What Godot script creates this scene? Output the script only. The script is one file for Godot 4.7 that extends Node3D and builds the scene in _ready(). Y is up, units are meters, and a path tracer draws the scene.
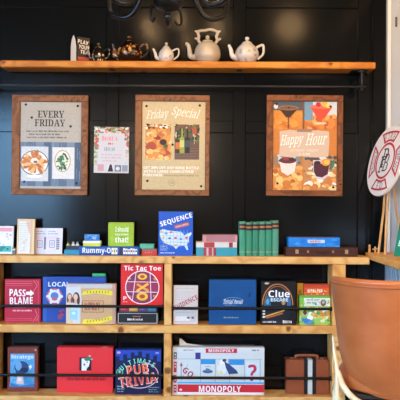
extends Node3D

# ---------------------------------------------------------------- layout
# y up, metres. The plane z = 0 is the front of the shelves, the black wall stands at z = BACK.
const EYE := Vector3(0, 1.45, 3.6)
const FOCAL := 648.0
const ROLL := 0.005
const BACK := -0.16
const TOP_SHELF := 2.222
const SHELF_A := 1.137
const SHELF_B := 0.753
const SHELF_C := 0.358
const LEDGE := 1.155
const LEFT := -3.6
const RIGHT := 1.073
const REAR := 5.2
const CEIL := 2.86

var taken := {}
var mats := {}
var fonts := {}
var rng := RandomNumberGenerator.new()

# ---------------------------------------------------------------- measuring
func wx(px: float, py: float, z: float) -> float:
	return ((px - 200.0) - (200.0 - py) * ROLL) * (EYE.z - z) / FOCAL

func wy(px: float, py: float, z: float) -> float:
	return EYE.y + ((200.0 - py) + (px - 200.0) * ROLL) * (EYE.z - z) / FOCAL

# ---------------------------------------------------------------- nodes
func numbered(called: String) -> String:
	if not taken.has(called):
		taken[called] = 0
		return called
	taken[called] += 1
	return "%s_%03d" % [called, taken[called]]

func tag(o: Node, label: String, category: String, group := "") -> void:
	o.set_meta("label", label)
	o.set_meta("category", category)
	if group != "":
		o.set_meta("group", group)

func thing(called: String, label: String, category: String, at: Vector3, turn := 0.0, group := "") -> Node3D:
	var o := Node3D.new()
	o.name = numbered(called)
	add_child(o)
	o.position = at
	o.rotation.y = turn
	tag(o, label, category, group)
	return o

func part(parent: Node, called: String, mesh: Mesh, m: Material, at := Vector3.ZERO, turn := Vector3.ZERO) -> MeshInstance3D:
	var o := MeshInstance3D.new()
	o.name = called
	o.mesh = mesh
	o.material_override = m
	o.cast_shadow = GeometryInstance3D.SHADOW_CASTING_SETTING_ON
	parent.add_child(o, true)
	o.position = at
	o.rotation = turn
	return o

func structure(called: String, mesh: Mesh, m: Material, label: String, category: String) -> MeshInstance3D:
	var o := part(self, called, mesh, m)
	o.set_meta("kind", "structure")
	tag(o, label, category)
	return o

# ---------------------------------------------------------------- materials
func c8(r: float, g: float, b: float) -> Color:
	return Color(r / 255.0, g / 255.0, b / 255.0)

func paint(c: Color, rough := 0.6, metal := 0.0, coat := 0.0) -> StandardMaterial3D:
	var key := [c, rough, metal, coat]
	if not mats.has(key):
		var m := StandardMaterial3D.new()
		m.albedo_color = c
		m.roughness = rough
		m.metallic = metal
		m.metallic_specular = 0.38 if metal == 0.0 else 0.5
		if coat > 0.0:
			m.clearcoat_enabled = true
			m.clearcoat = coat
			m.clearcoat_roughness = 0.15
		mats[key] = m
	return mats[key]

func textured(t: Texture2D, rough := 0.55, tint := Color.WHITE) -> StandardMaterial3D:
	var m := StandardMaterial3D.new()
	m.albedo_texture = t
	m.albedo_color = tint
	m.roughness = rough
	m.metallic_specular = 0.36
	return m

func wood_picture(pale: Color, dark: Color, knot: Color, rings: float, knots: int, seed_value: int, w := 768, h := 128) -> ImageTexture:
	var n := FastNoiseLite.new()
	n.seed = seed_value
	n.frequency = 0.01
	var r := RandomNumberGenerator.new()
	r.seed = seed_value
	var spots := []
	for k in knots:
		spots.append(Vector3(r.randf() * w, r.randf_range(0.15, 0.85) * h, r.randf_range(5, 10)))
	var im := Image.create(w, h, false, Image.FORMAT_RGB8)
	for y in h:
		for x in w:
			var v := y / float(h)
			var bend := n.get_noise_2d(x * 0.35, y * 0.8) * 0.35
			var core := 0.0
			for s: Vector3 in spots:
				var dx := (x - s.x) / (s.z * 2.4)
				var dy := (y - s.y) / s.z
				var q := dx * dx + dy * dy
				if q < 12.0:
					bend += 0.22 * exp(-q * 0.5) * signf(dy)
					var qq := ((x - s.x) * (x - s.x) * 0.35 + (y - s.y) * (y - s.y)) / (s.z * s.z * 0.25)
					core = maxf(core, clampf(1.4 - qq, 0.0, 1.0))
			var g := 0.5 + 0.5 * sin((v + bend) * rings * TAU)
			var fine := n.get_noise_2d(x * 0.6 + 900.0, y * 22.0) * 0.5 + 0.5
			var tone := n.get_noise_2d(x * 0.12 + 300.0, y * 0.3 + 77.0) * 0.5 + 0.5
			var c := pale.lerp(dark, clampf(g * g * 0.75 + (fine - 0.5) * 0.6 + (tone - 0.4) * 0.6, 0.0, 1.25))
			c = c.lerp(knot, core * 0.85)
			im.set_pixel(x, y, c)
	return ImageTexture.create_from_image(im)

# flat print: pictures on covers and posters, drawn in the measuring units of the thing they belong to
class Art:
	var im: Image
	var s: float
	var ox: float
	var oy: float
	var w: int
	var h: int
	func _init(x0: float, y0: float, x1: float, y1: float, scale: float, bg: Color) -> void:
		ox = x0
		oy = y0
		s = scale
		w = int(ceil((x1 - x0) * s))
		h = int(ceil((y1 - y0) * s))
		im = Image.create(w, h, false, Image.FORMAT_RGB8)
		im.fill(bg)
	func rect(x0: float, y0: float, x1: float, y1: float, c: Color) -> void:
		poly([Vector2(x0, y0), Vector2(x1, y0), Vector2(x1, y1), Vector2(x0, y1)], c)
	func poly(points: Array, c: Color) -> void:
		var lo := 1e9
		var hi := -1e9
		for p: Vector2 in points:
			lo = minf(lo, (p.y - oy) * s)
			hi = maxf(hi, (p.y - oy) * s)
		for row in range(maxi(0, int(floor(lo))), mini(h, int(ceil(hi)) + 1)):
			var yy := row + 0.5
			var xs := []
			for i in points.size():
				var a: Vector2 = points[i]
				var b: Vector2 = points[(i + 1) % points.size()]
				var ay := (a.y - oy) * s
				var by := (b.y - oy) * s
				if (ay <= yy) != (by <= yy):
					xs.append(((a.x - ox) + (b.x - a.x) * (yy - ay) / (by - ay)) * s)
			xs.sort()
			for k in range(0, xs.size() - 1, 2):
				var xa := clampi(int(round(xs[k])), 0, w)
				var xb := clampi(int(round(xs[k + 1])), 0, w)
				if xb > xa:
					im.fill_rect(Rect2i(xa, row, xb - xa, 1), c)
	func ell(cx: float, cy: float, rx: float, ry: float, c: Color, rot := 0.0) -> void:
		var pts := []
		for k in 28:
			var a := TAU * k / 28.0
			pts.append(Vector2(cx, cy) + Vector2(rx * cos(a), ry * sin(a)).rotated(deg_to_rad(rot)))
		poly(pts, c)
	func line(x0: float, y0: float, x1: float, y1: float, wide: float, c: Color) -> void:
		var d := (Vector2(x1, y1) - Vector2(x0, y0)).normalized().orthogonal() * wide * 0.5
		poly([Vector2(x0, y0) + d, Vector2(x1, y1) + d, Vector2(x1, y1) - d, Vector2(x0, y0) - d], c)
	func ring(cx: float, cy: float, rx: float, ry: float, wide: float, c: Color, from := 0.0, to := 360.0) -> void:
		var n := 40
		for k in n:
			var a := deg_to_rad(lerpf(from, to, k / float(n)))
			var b := deg_to_rad(lerpf(from, to, (k + 1.15) / float(n)))
			line(cx + rx * cos(a), cy + ry * sin(a), cx + rx * cos(b), cy + ry * sin(b), wide, c)
	func frame(x0: float, y0: float, x1: float, y1: float, wide: float, c: Color) -> void:
		line(x0, y0, x1, y0, wide, c)
		line(x1, y0, x1, y1, wide, c)
		line(x1, y1, x0, y1, wide, c)
		line(x0, y1, x0, y0, wide, c)
	func words(x0: float, y0: float, x1: float, y1: float, rows: int, c: Color, seed_value: int, centred := false, fill := 0.55) -> void:
		var r := RandomNumberGenerator.new()
		r.seed = seed_value
		var pitch := (y1 - y0) / rows
		for k in rows:
			var xa := x0
			var xb := x1 - r.randf() * (x1 - x0) * 0.25
			if centred:
				xa += (x1 - xb) * 0.5
				xb -= (x1 - xb) * 0.5
			var x := xa
			while x < xb:
				var e := minf(xb, x + r.randf_range(1.0, 3.4) * pitch * 0.6)
				var t := x
				while t < e:
					var l := r.randf_range(0.18, 0.34) * pitch
					rect(t, y0 + k * pitch + pitch * r.randf_range(0.0, 0.2), minf(e, t + l), y0 + k * pitch + pitch * fill, c)
					t += l + pitch * 0.13
				x = e + pitch * 0.3
	func blobs(x0: float, y0: float, x1: float, y1: float, count: int, size: float, colours: Array, seed_value: int) -> void:
		var r := RandomNumberGenerator.new()
		r.seed = seed_value
		for k in count:
			var cx := r.randf_range(x0, x1)
			var cy := r.randf_range(y0, y1)
			var a := size * r.randf_range(0.5, 1.3)
			ell(cx, cy, minf(a, minf(cx - x0, x1 - cx) + 0.3), minf(a * r.randf_range(0.4, 1.0), minf(cy - y0, y1 - cy) + 0.3), colours[r.randi() % colours.size()], r.randf() * 20.0)
	func speckle(amount: float, seed_value: int, stretch := Vector2(1, 1)) -> void:
		var n := FastNoiseLite.new()
		n.seed = seed_value
		n.frequency = 0.05
		for y in h:
			for x in w:
				var c := im.get_pixel(x, y)
				var k := 1.0 + amount * n.get_noise_2d(x * stretch.x, y * stretch.y)
				im.set_pixel(x, y, Color(c.r * k, c.g * k, c.b * k))
	func texture() -> ImageTexture:
		return ImageTexture.create_from_image(im)

# ---------------------------------------------------------------- shapes
func tri(st: SurfaceTool, a: Vector3, b: Vector3, c: Vector3, inside: Vector3, uvs := []) -> void:
	var n := (b - a).cross(c - a)
	if n.length_squared() < 1e-20:
		return
	n = n.normalized()
	var order := [0, 1, 2]
	var p := [a, b, c]
	if n.dot((a + b + c) / 3.0 - inside) < 0.0:
		n = -n
	else:
		order = [0, 2, 1]
	for k in order:
		st.set_normal(n)
		st.set_uv(uvs[k] if uvs.size() else Vector2.ZERO)
		st.add_vertex(p[k])

func quad(st: SurfaceTool, a: Vector3, b: Vector3, c: Vector3, d: Vector3, inside: Vector3, uvs := []) -> void:
	tri(st, a, b, c, inside, [uvs[0], uvs[1], uvs[2]] if uvs.size() else [])
	tri(st, a, c, d, inside, [uvs[0], uvs[2], uvs[3]] if uvs.size() else [])

func start() -> SurfaceTool:
	var st := SurfaceTool.new()
	st.begin(Mesh.PRIMITIVE_TRIANGLES)
	return st

# chamfered box; uv: u along the longest axis in metres * k, v across, shifted by off
func add_box(st: SurfaceTool, at: Vector3, size: Vector3, bevel := 0.002, k := 1.0, off := Vector2.ZERO) -> void:
	var h := size * 0.5
	var b := minf(bevel, minf(h.x, minf(h.y, h.z)) * 0.9)
	var long := 0 if size.x >= size.y and size.x >= size.z else (1 if size.y >= size.z else 2)
	for axis in 3:
		var i := (axis + 1) % 3
		var j := (axis + 2) % 3
		for sg: float in [-1.0, 1.0]:
			var pts := []
			var uvs := []
			for q in [[-1, -1], [1, -1], [1, 1], [-1, 1]]:
				var v := Vector3.ZERO
				v[axis] = sg * h[axis]
				v[i] = q[0] * (h[i] - b)
				v[j] = q[1] * (h[j] - b)
				pts.append(v + at)
				var along := v[long]
				var across := v[i] if long == j else v[j]
				if axis == long:
					along = v[i]
					across = v[j]
				uvs.append((Vector2(along, across * 2.5 + axis * 0.21) * k) + off)
			quad(st, pts[0], pts[1], pts[2], pts[3], at, uvs)
	if b <= 0.00005:
		return
	for axis in 3:
		var i := (axis + 1) % 3
		var j := (axis + 2) % 3
		for q in [[-1, -1], [1, -1], [1, 1], [-1, 1]]:
			var pts := []
			for t in [[-1, 0], [1, 0], [1, 1], [-1, 1]]:
				var v := Vector3.ZERO
				v[axis] = t[0] * (h[axis] - b)
				v[i] = q[0] * (h[i] - (b if t[1] == 0 else 0.0))
				v[j] = q[1] * (h[j] - (0.0 if t[1] == 0 else b))
				pts.append(v + at)
			var u0: Vector2 = Vector2(pts[0][long], pts[0][(long + 1) % 3]) * k + off
			var u1: Vector2 = Vector2(pts[1][long], pts[1][(long + 1) % 3]) * k + off
			quad(st, pts[0], pts[1], pts[2], pts[3], at, [u0, u1, u1, u0])
	for sx: float in [-1.0, 1.0]:
		for sy: float in [-1.0, 1.0]:
			for sz: float in [-1.0, 1.0]:
				var o := Vector3(sx * h.x, sy * h.y, sz * h.z)
				var uv: Vector2 = Vector2(o[long], o[(long + 1) % 3]) * k + off
				tri(st, at + o - Vector3(0, sy * b, sz * b), at + o - Vector3(sx * b, 0, sz * b), at + o - Vector3(sx * b, sy * b, 0), at, [uv, uv, uv])

func box(size: Vector3, bevel := 0.002, at := Vector3.ZERO, k := 1.0, off := Vector2.ZERO) -> ArrayMesh:
	var st := start()
	add_box(st, at, size, bevel, k, off)
	return st.commit()

func add_tube(st: SurfaceTool, path: Array, radii, sides := 12, flat := 1.0) -> void:
	var n := path.size()
	var rings := []
	var side := Vector3.ZERO
	for i in n:
		var a: Vector3 = path[maxi(0, i - 1)]
		var b: Vector3 = path[mini(n - 1, i + 1)]
		var d := (b - a).normalized()
		if i == 0:
			side = d.cross(Vector3.UP if absf(d.y) < 0.9 else Vector3.RIGHT).normalized()
		else:
			side = (side - d * side.dot(d)).normalized()
		var up := side.cross(d).normalized()
		var r: float = radii if radii is float else radii[i]
		var ring := []
		for k in sides:
			var t := TAU * k / sides
			ring.append([path[i] + side * cos(t) * r + up * sin(t) * r * flat, (side * cos(t) + up * sin(t) / flat).normalized(), Vector2(k / float(sides), i / float(n))])
		rings.append(ring)
	for i in n - 1:
		for k in sides:
			var q := [rings[i][k], rings[i][(k + 1) % sides], rings[i + 1][(k + 1) % sides], rings[i + 1][k]]
			smooth(st, q[0], q[1], q[2])
			smooth(st, q[0], q[2], q[3])
	for e in [0, n - 1]:
		var ins: Vector3 = path[1] if e == 0 else path[n - 2]
		for k in sides:
			tri(st, path[e], rings[e][k][0], rings[e][(k + 1) % sides][0], ins)

func smooth(st: SurfaceTool, a: Array, b: Array, c: Array) -> void:
	var n: Vector3 = (b[0] - a[0]).cross(c[0] - a[0])
	if n.length_squared() < 1e-22:
		return
	var order := [a, b, c]
	if n.dot(a[1] + b[1] + c[1]) > 0.0:
		order = [a, c, b]
	for v in order:
		st.set_normal(v[1])
		st.set_uv(v[2])
		st.add_vertex(v[0])

# flat raised line in the xy plane
func ribbon(points: Array, wide: float, thick: float) -> ArrayMesh:
	var st := start()
	var n := points.size()
	var l := []
	var r := []
	for i in n:
		var a: Vector3 = points[(i - 1 + n) % n]
		var b: Vector3 = points[(i + 1) % n]
		var p: Vector3 = points[i]
		var d0 := (p - a).normalized()
		var d1 := (b - p).normalized()
		var m := (d0 + d1).normalized()
		var side := Vector3(-m.y, m.x, 0)
		var half: float = wide * 0.5 / maxf(0.55, m.dot(d1))
		l.append(p + side * half)
		r.append(p - side * half)
	var up := Vector3(0, 0, thick)
	for i in n:
		var j := (i + 1) % n
		var mid: Vector3 = (l[i] + r[i] + l[j] + r[j]) * 0.25
		quad(st, l[i] + up, r[i] + up, r[j] + up, l[j] + up, mid)
		quad(st, l[i], l[j], l[j] + up, l[i] + up, mid)
		quad(st, r[i], r[j], r[j] + up, r[i] + up, mid)
	return st.commit()

func tube(path: Array, radii, sides := 12, flat := 1.0) -> ArrayMesh:
	var st := start()
	add_tube(st, path, radii, sides, flat)
	return st.commit()

func curve(points: Array, steps := 6) -> Array:
	var out := []
	var n := points.size()
	for i in n - 1:
		var p0: Vector3 = points[maxi(0, i - 1)]
		var p1: Vector3 = points[i]
		var p2: Vector3 = points[i + 1]
		var p3: Vector3 = points[mini(n - 1, i + 2)]
		for k in steps:
			out.append(p1.cubic_interpolate(p2, p0, p3, k / float(steps)))
	out.append(points[n - 1])
	return out

func lathe(profile: Array, seg := 28) -> ArrayMesh:
	var st := start()
	var prof := []
	for i in profile.size():
		var p: Vector2 = profile[i]
		prof.append(p)
	var n := prof.size()
	var grid := []
	for i in n:
		var a: Vector2 = prof[maxi(0, i - 1)]
		var b: Vector2 = prof[mini(n - 1, i + 1)]
		var d := (b - a).normalized()
		var row := []
		for k in seg + 1:
			var t := TAU * k / seg
			var nn := Vector3(d.y * cos(t), -d.x, d.y * sin(t)).normalized()
			row.append([Vector3(prof[i].x * cos(t), prof[i].y, prof[i].x * sin(t)), nn, Vector2(k / float(seg), 1.0 - i / float(n - 1))])
		grid.append(row)
	for i in n - 1:
		for k in seg:
			smooth(st, grid[i][k], grid[i][k + 1], grid[i + 1][k + 1])
			smooth(st, grid[i][k], grid[i + 1][k + 1], grid[i + 1][k])
	return st.commit()

func soft_profile(points: Array, steps := 5) -> Array:
	var p3 := []
	for p: Vector2 in points:
		p3.append(Vector3(p.x, p.y, 0))
	var out := []
	for p: Vector3 in curve(p3, steps):
		out.append(Vector2(maxf(p.x, 0.0), p.y))
	return out

# upright prism over a plan outline (x, z), convex
func prism(plan: Array, y0: float, y1: float) -> ArrayMesh:
	var st := start()
	var mid := Vector3.ZERO
	for p: Vector2 in plan:
		mid += Vector3(p.x, 0, p.y) / plan.size()
	mid.y = (y0 + y1) * 0.5
	var n := plan.size()
	for i in n:
		var a: Vector2 = plan[i]
		var b: Vector2 = plan[(i + 1) % n]
		quad(st, Vector3(a.x, y0, a.y), Vector3(b.x, y0, b.y), Vector3(b.x, y1, b.y), Vector3(a.x, y1, a.y), mid)
		tri(st, Vector3(mid.x, y1, mid.z), Vector3(a.x, y1, a.y), Vector3(b.x, y1, b.y), mid)
		tri(st, Vector3(mid.x, y0, mid.z), Vector3(a.x, y0, a.y), Vector3(b.x, y0, b.y), mid)
	return st.commit()

# a printed sheet: thin slab whose front (+z) shows the print
func sheet(w: float, h: float, thick := 0.0008) -> ArrayMesh:
	var st := start()
	var a := Vector3(-w / 2, -h / 2, thick / 2)
	var z := Vector3(0, 0, -thick)
	var p := [a, a + Vector3(w, 0, 0), a + Vector3(w, h, 0), a + Vector3(0, h, 0)]
	quad(st, p[0], p[1], p[2], p[3], Vector3.ZERO, [Vector2(0, 1), Vector2(1, 1), Vector2(1, 0), Vector2(0, 0)])
	var e := Vector2(0.01, 0.01)
	quad(st, p[0] + z, p[1] + z, p[2] + z, p[3] + z, Vector3.ZERO, [e, e, e, e])
	for i in 4:
		quad(st, p[i], p[(i + 1) % 4], p[(i + 1) % 4] + z, p[i] + z, Vector3.ZERO, [e, e, e, e])
	return st.commit()

# ---------------------------------------------------------------- lettering
func font(kind: String) -> Font:
	if not fonts.has(kind):
		var f := SystemFont.new()
		f.font_names = PackedStringArray(["Droid Serif" if kind.begins_with("serif") else ("Droid Sans Mono" if kind == "mono" else "Droid Sans")])
		f.font_weight = 700 if kind.ends_with("bold") else 400
		fonts[kind] = f
	return fonts[kind]

func text_mesh(s: String, kind: String) -> TextMesh:
	var t := TextMesh.new()
	t.font = font(kind)
	t.text = s
	t.font_size = 48
	t.pixel_size = 0.01
	t.depth = 0.0
	t.curve_step = 1.5
	return t

# face: {node, cx, by, k, z}: pixel columns and rows of the front of a thing, in its own metric
func lettering(face: Dictionary, s: String, x0: float, y0: float, x1: float, y1: float, c: Color, kind := "bold", rot := 0.0, shear := 0.0, lift := 0.0, called := "lettering") -> void:
	var t := text_mesh(s, kind)
	var bb := t.get_aabb()
	var k: float = face.k
	var sx := (x1 - x0) * k / maxf(bb.size.x, 0.001)
	var sy := (y1 - y0) * k / maxf(bb.size.y, 0.001)
	var mid := bb.get_center()
	var basis := Basis(Vector3(sx, 0, 0), Vector3(shear * sy, sy, 0), Vector3(0, 0, 1))
	var spin := Basis(Vector3.BACK, deg_to_rad(-rot))
	var at := Vector3(((x0 + x1) * 0.5 - face.cx) * k, (face.by - (y0 + y1) * 0.5) * k, face.z + 0.0007 + lift)
	var xf := Transform3D(spin, at) * Transform3D(basis, Vector3.ZERO) * Transform3D(Basis(), -Vector3(mid.x, mid.y, 0))
	var st := start()
	st.append_from(t, 0, xf)
	part(face.node, called, st.commit(), paint(c, 0.6))

func arc_lettering(face: Dictionary, s: String, cx: float, cy: float, r: float, mid_deg: float, step_deg: float, hh: float, c: Color, kind := "bold", inward := false, wide := 0.8) -> void:
	var st := start()
	var k: float = face.k
	for i in s.length():
		if s[i] == " ":
			continue
		var t := text_mesh(s[i], kind)
		var bb := t.get_aabb()
		var m := bb.get_center()
		var a := mid_deg + (i - (s.length() - 1) * 0.5) * step_deg * (-1.0 if inward else 1.0)
		var rad := deg_to_rad(a)
		var at := Vector3((cx + r * sin(rad) - face.cx) * k, (face.by - (cy - r * cos(rad))) * k, face.z + 0.0007)
		var sc := hh * k / 0.34
		var turn := -rad + (PI if inward else 0.0)
		st.append_from(t, 0, Transform3D(Basis(Vector3.BACK, turn), at) * Transform3D(Basis().scaled(Vector3(sc * wide, sc, 1)), Vector3.ZERO) * Transform3D(Basis(), -Vector3(m.x, m.y, 0)))
	part(face.node, "lettering", st.commit(), paint(c, 0.6))

# ---------------------------------------------------------------- kinds of things
# a card game box whose front covers the given pixels at depth zf; parts lid, tray, cover_print
func game_box(called: String, label: String, r: Array, zf: float, depth: float, floor_y: float, lid: Color, art: Art, turn := 0.0, group := "", rough := 0.45) -> Dictionary:
	var k := (EYE.z - zf) / FOCAL
	var w: float = (r[2] - r[0]) * k
	var h: float = (r[3] - r[1]) * k
	var cx: float = (r[0] + r[2]) * 0.5
	var cy: float = (r[1] + r[3]) * 0.5
	var o := thing(called, label, "board game" if group == "" else group.get_slice("|", 0), Vector3(wx(cx, cy, zf), floor_y, zf - depth * 0.5), deg_to_rad(turn), group.get_slice("|", 1) if group.contains("|") else "")
	var front := depth * 0.62
	part(o, "lid", box(Vector3(w, h, front), 0.0018), paint(lid, rough), Vector3(0, h / 2, depth / 2 - front / 2))
	part(o, "tray", box(Vector3(w - 0.004, h - 0.004, depth - front - 0.0004), 0.001), paint(lid, rough), Vector3(0, h / 2, -depth / 2 + (depth - front) / 2))
	var z := depth / 2
	if art:
		part(o, "cover_print", sheet(w - 0.003, h - 0.003), textured(art.texture(), rough), Vector3(0, h / 2, z + 0.0005))
		z += 0.0009
	return {"node": o, "cx": cx, "by": r[3], "k": k, "z": z, "w": w, "h": h}

func rod(parent: Node, called: String, a: Vector3, b: Vector3, r: float, m: Material) -> void:
	part(parent, called, tube([a, a.lerp(b, 0.5), b], r, 14), m)

func _ready() -> void:
	rng.seed = 11
	var cam := Camera3D.new()
	cam.name = "camera"
	cam.fov = rad_to_deg(2.0 * atan(200.0 / FOCAL))
	cam.near = 0.05
	add_child(cam)
	cam.position = EYE
	cam.rotation.z = ROLL
	cam.current = true

	var env := Environment.new()
	env.background_mode = Environment.BG_SKY
	var sky := Sky.new()
	var air := ProceduralSkyMaterial.new()
	air.sky_top_color = c8(132, 198, 255)
	air.sky_horizon_color = c8(144, 204, 255)
	air.ground_bottom_color = c8(110, 124, 140)
	air.ground_horizon_color = c8(116, 164, 210)
	air.sky_energy_multiplier = 4.0
	air.ground_energy_multiplier = 4.0
	sky.sky_material = air
	env.sky = sky
	env.tonemap_mode = Environment.TONE_MAPPER_LINEAR
	env.tonemap_exposure = 1.15
	env.sdfgi_enabled = true
	env.ssao_enabled = true
	env.ssil_enabled = true
	var we := WorldEnvironment.new()
	we.name = "surroundings"
	we.environment = env
	add_child(we)

	room()
	shelves()
	top_shelf_things()
	posters()
	shelf_a_things()
	shelf_b_things()
	shelf_c_things()
	ledge_things()
	stool()
	lamps()

# ---------------------------------------------------------------- the room
func room() -> void:
	var black := StandardMaterial3D.new()
	black.albedo_color = c8(13, 15, 17)
	black.roughness = 0.125
	black.metallic_specular = 0.34
	var grain := FastNoiseLite.new()
	grain.seed = 4
	grain.frequency = 0.15
	var gt := NoiseTexture2D.new()
	gt.noise = grain
	gt.width = 256
	gt.height = 256
	gt.seamless = true
	gt.as_normal_map = true
	gt.bump_strength = 4.0
	black.normal_enabled = true
	black.normal_texture = gt
	black.normal_scale = 0.03
	black.uv1_triplanar = true
	black.uv1_world_triplanar = true
	black.uv1_scale = Vector3(3, 3, 3)
	var wall_w := RIGHT - LEFT
	var wall := structure("wall_back", box(Vector3(wall_w, CEIL, 0.12), 0.0, Vector3((LEFT + RIGHT) / 2, CEIL / 2, BACK - 0.06)), black, "black painted panelled wall behind the shelves", "wall")
	var bz := BACK + 0.007
	for px: float in [-139.0, -13.0, 112.5, 239.0, 363.5]:
		var x := wx(px, 150, BACK)
		part(wall, "batten", box(Vector3(0.073, CEIL - 0.02, 0.014), 0.003), black, Vector3(x, CEIL / 2, bz))
	part(wall, "batten", box(Vector3(0.075, CEIL - 0.02, 0.012), 0.003), black, Vector3(RIGHT - 0.0385, CEIL / 2, bz))
	for ry: Array in [[127.0, 0.07], [2.0, 0.07]]:
		var y := wy(200, ry[0], BACK)
		var edges := [-139.0, -13.0, 112.5, 239.0, 363.5]
		for i in 4:
			var xa := wx(edges[i], 150, BACK) + 0.0365
			var xb := wx(edges[i + 1], 150, BACK) - 0.0365
			part(wall, "rail", box(Vector3(xb - xa, ry[1], 0.012), 0.003), black, Vector3((xa + xb) / 2, y, bz - 0.001))
	var cream := paint(c8(120, 110, 100), 0.8)
	var dark := paint(c8(24, 23, 23), 0.8)
	var white := paint(c8(176, 181, 188), 0.6)
	structure("floor", box(Vector3(wall_w + 0.8, 0.1, REAR - BACK + 0.5), 0.0, Vector3((LEFT + RIGHT) / 2, -0.05, (REAR + BACK) / 2)), textured(wood_picture(c8(120, 92, 66), c8(78, 56, 38), c8(50, 34, 22), 9, 3, 90, 256, 128), 0.5), "brown wooden floor of the room", "floor")
	structure("ceiling", box(Vector3(wall_w + 0.8, 0.1, REAR - BACK + 0.5), 0.0, Vector3((LEFT + RIGHT) / 2, CEIL + 0.05, (REAR + BACK) / 2)), dark, "dark painted ceiling above the shelves", "ceiling")
	# wall with three openings towards the daylight
	var st := start()
	var wz0 := 2.7
	var wz1 := 4.6
	add_box(st, Vector3(LEFT - 0.06, CEIL / 2, (BACK + wz0) / 2), Vector3(0.12, CEIL, wz0 - BACK), 0.0)
	add_box(st, Vector3(LEFT - 0.06, CEIL / 2, (REAR + wz1) / 2), Vector3(0.12, CEIL, REAR - wz1), 0.0)
	add_box(st, Vector3(LEFT - 0.06, 0.35, (wz0 + wz1) / 2), Vector3(0.12, 0.7, wz1 - wz0), 0.0)
	add_box(st, Vector3(LEFT - 0.06, (2.75 + CEIL) / 2, (wz0 + wz1) / 2), Vector3(0.12, CEIL - 2.75, wz1 - wz0), 0.0)
	structure("wall_left", st.commit(), cream, "taupe wall with a wide window on the daylight side", "wall")
	window("window_1", Vector3(LEFT - 0.06, 0.7, wz0), Vector3(LEFT - 0.06, 2.75, wz1), "tall glazed window in the taupe side wall")
	st = start()
	var fx0 := -3.5
	var fx1 := -1.92
	add_box(st, Vector3((LEFT + fx0) / 2, CEIL / 2, REAR + 0.06), Vector3(fx0 - LEFT, CEIL, 0.12), 0.0)
	add_box(st, Vector3((RIGHT + 0.5 + fx1) / 2, CEIL / 2, REAR + 0.06), Vector3(RIGHT + 0.5 - fx1, CEIL, 0.12), 0.0)
	add_box(st, Vector3((fx0 + fx1) / 2, 0.3, REAR + 0.06), Vector3(fx1 - fx0, 0.6, 0.12), 0.0)
	add_box(st, Vector3((fx0 + fx1) / 2, (2.75 + CEIL) / 2, REAR + 0.06), Vector3(fx1 - fx0, CEIL - 2.75, 0.12), 0.0)
	structure("wall_front", st.commit(), cream, "taupe wall with a shop window facing the shelves", "wall")
	window("window_2", Vector3(fx0, 0.6, REAR + 0.06), Vector3(fx1, 2.75, REAR + 0.06), "broad shop window facing the shelves")
	# right side: white jamb facing the room, window bay beyond the ledge
	var jamb_z := BACK + 0.03
	structure("trim_1", box(Vector3(0.5, CEIL, 0.15), 0.0, Vector3(RIGHT + 0.25, CEIL / 2, jamb_z - 0.075)), white, "white painted jamb at the end of the black wall", "trim")
	structure("trim_2", box(Vector3(0.018, CEIL - 0.02, 0.01), 0.002, Vector3(RIGHT + 0.012, CEIL / 2, jamb_z + 0.005)), paint(c8(226, 226, 224), 0.5), "narrow white corner bead beside the black wall", "trim")
	var streak := Art.new(0, 0, 64, 64, 4, c8(190, 198, 204))
	var sr := RandomNumberGenerator.new()
	sr.seed = 5
	for k in 130:
		var x := sr.randf_range(-20, 64)
		var y := sr.randf_range(0, 64)
		var l := sr.randf_range(6, 22)
		streak.line(x, y + l, x + l * 0.45, y, sr.randf_range(0.4, 1.6), [c8(226, 230, 232), c8(150, 163, 174), c8(205, 210, 214), c8(122, 136, 150)][sr.randi() % 4])
	var lower := textured(streak.texture(), 0.6)
	lower.uv1_triplanar = true
	lower.uv1_world_triplanar = true
	lower.uv1_scale = Vector3(2.2, 2.2, 2.2)
	st = start()
	add_box(st, Vector3(RIGHT + 0.19, 1.12 / 2, (jamb_z + REAR) / 2), Vector3(0.38, 1.118, REAR - jamb_z), 0.0)
	structure("wall_right", st.commit(), lower, "streaky pale grey wall below the pine ledge", "wall")
	st = start()
	add_box(st, Vector3(RIGHT + 0.19, (1.12 + CEIL) / 2, (3.4 + REAR) / 2), Vector3(0.38, CEIL - 1.122, REAR - 3.4), 0.0)
	add_box(st, Vector3(RIGHT + 0.19, (2.7 + CEIL) / 2, (jamb_z + 3.4) / 2), Vector3(0.38, CEIL - 2.7, 3.4 - jamb_z), 0.0)
	structure("wall_right_upper", st.commit(), cream, "taupe wall around the alcove above the ledge", "wall")
	structure("wall_alcove", box(Vector3(0.05, 2.7 - LEDGE, 3.4 - jamb_z), 0.0, Vector3(RIGHT + 0.385, (LEDGE + 2.7) / 2, (jamb_z + 3.4) / 2)), cream, "taupe back of the alcove above the pine ledge", "wall")

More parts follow.
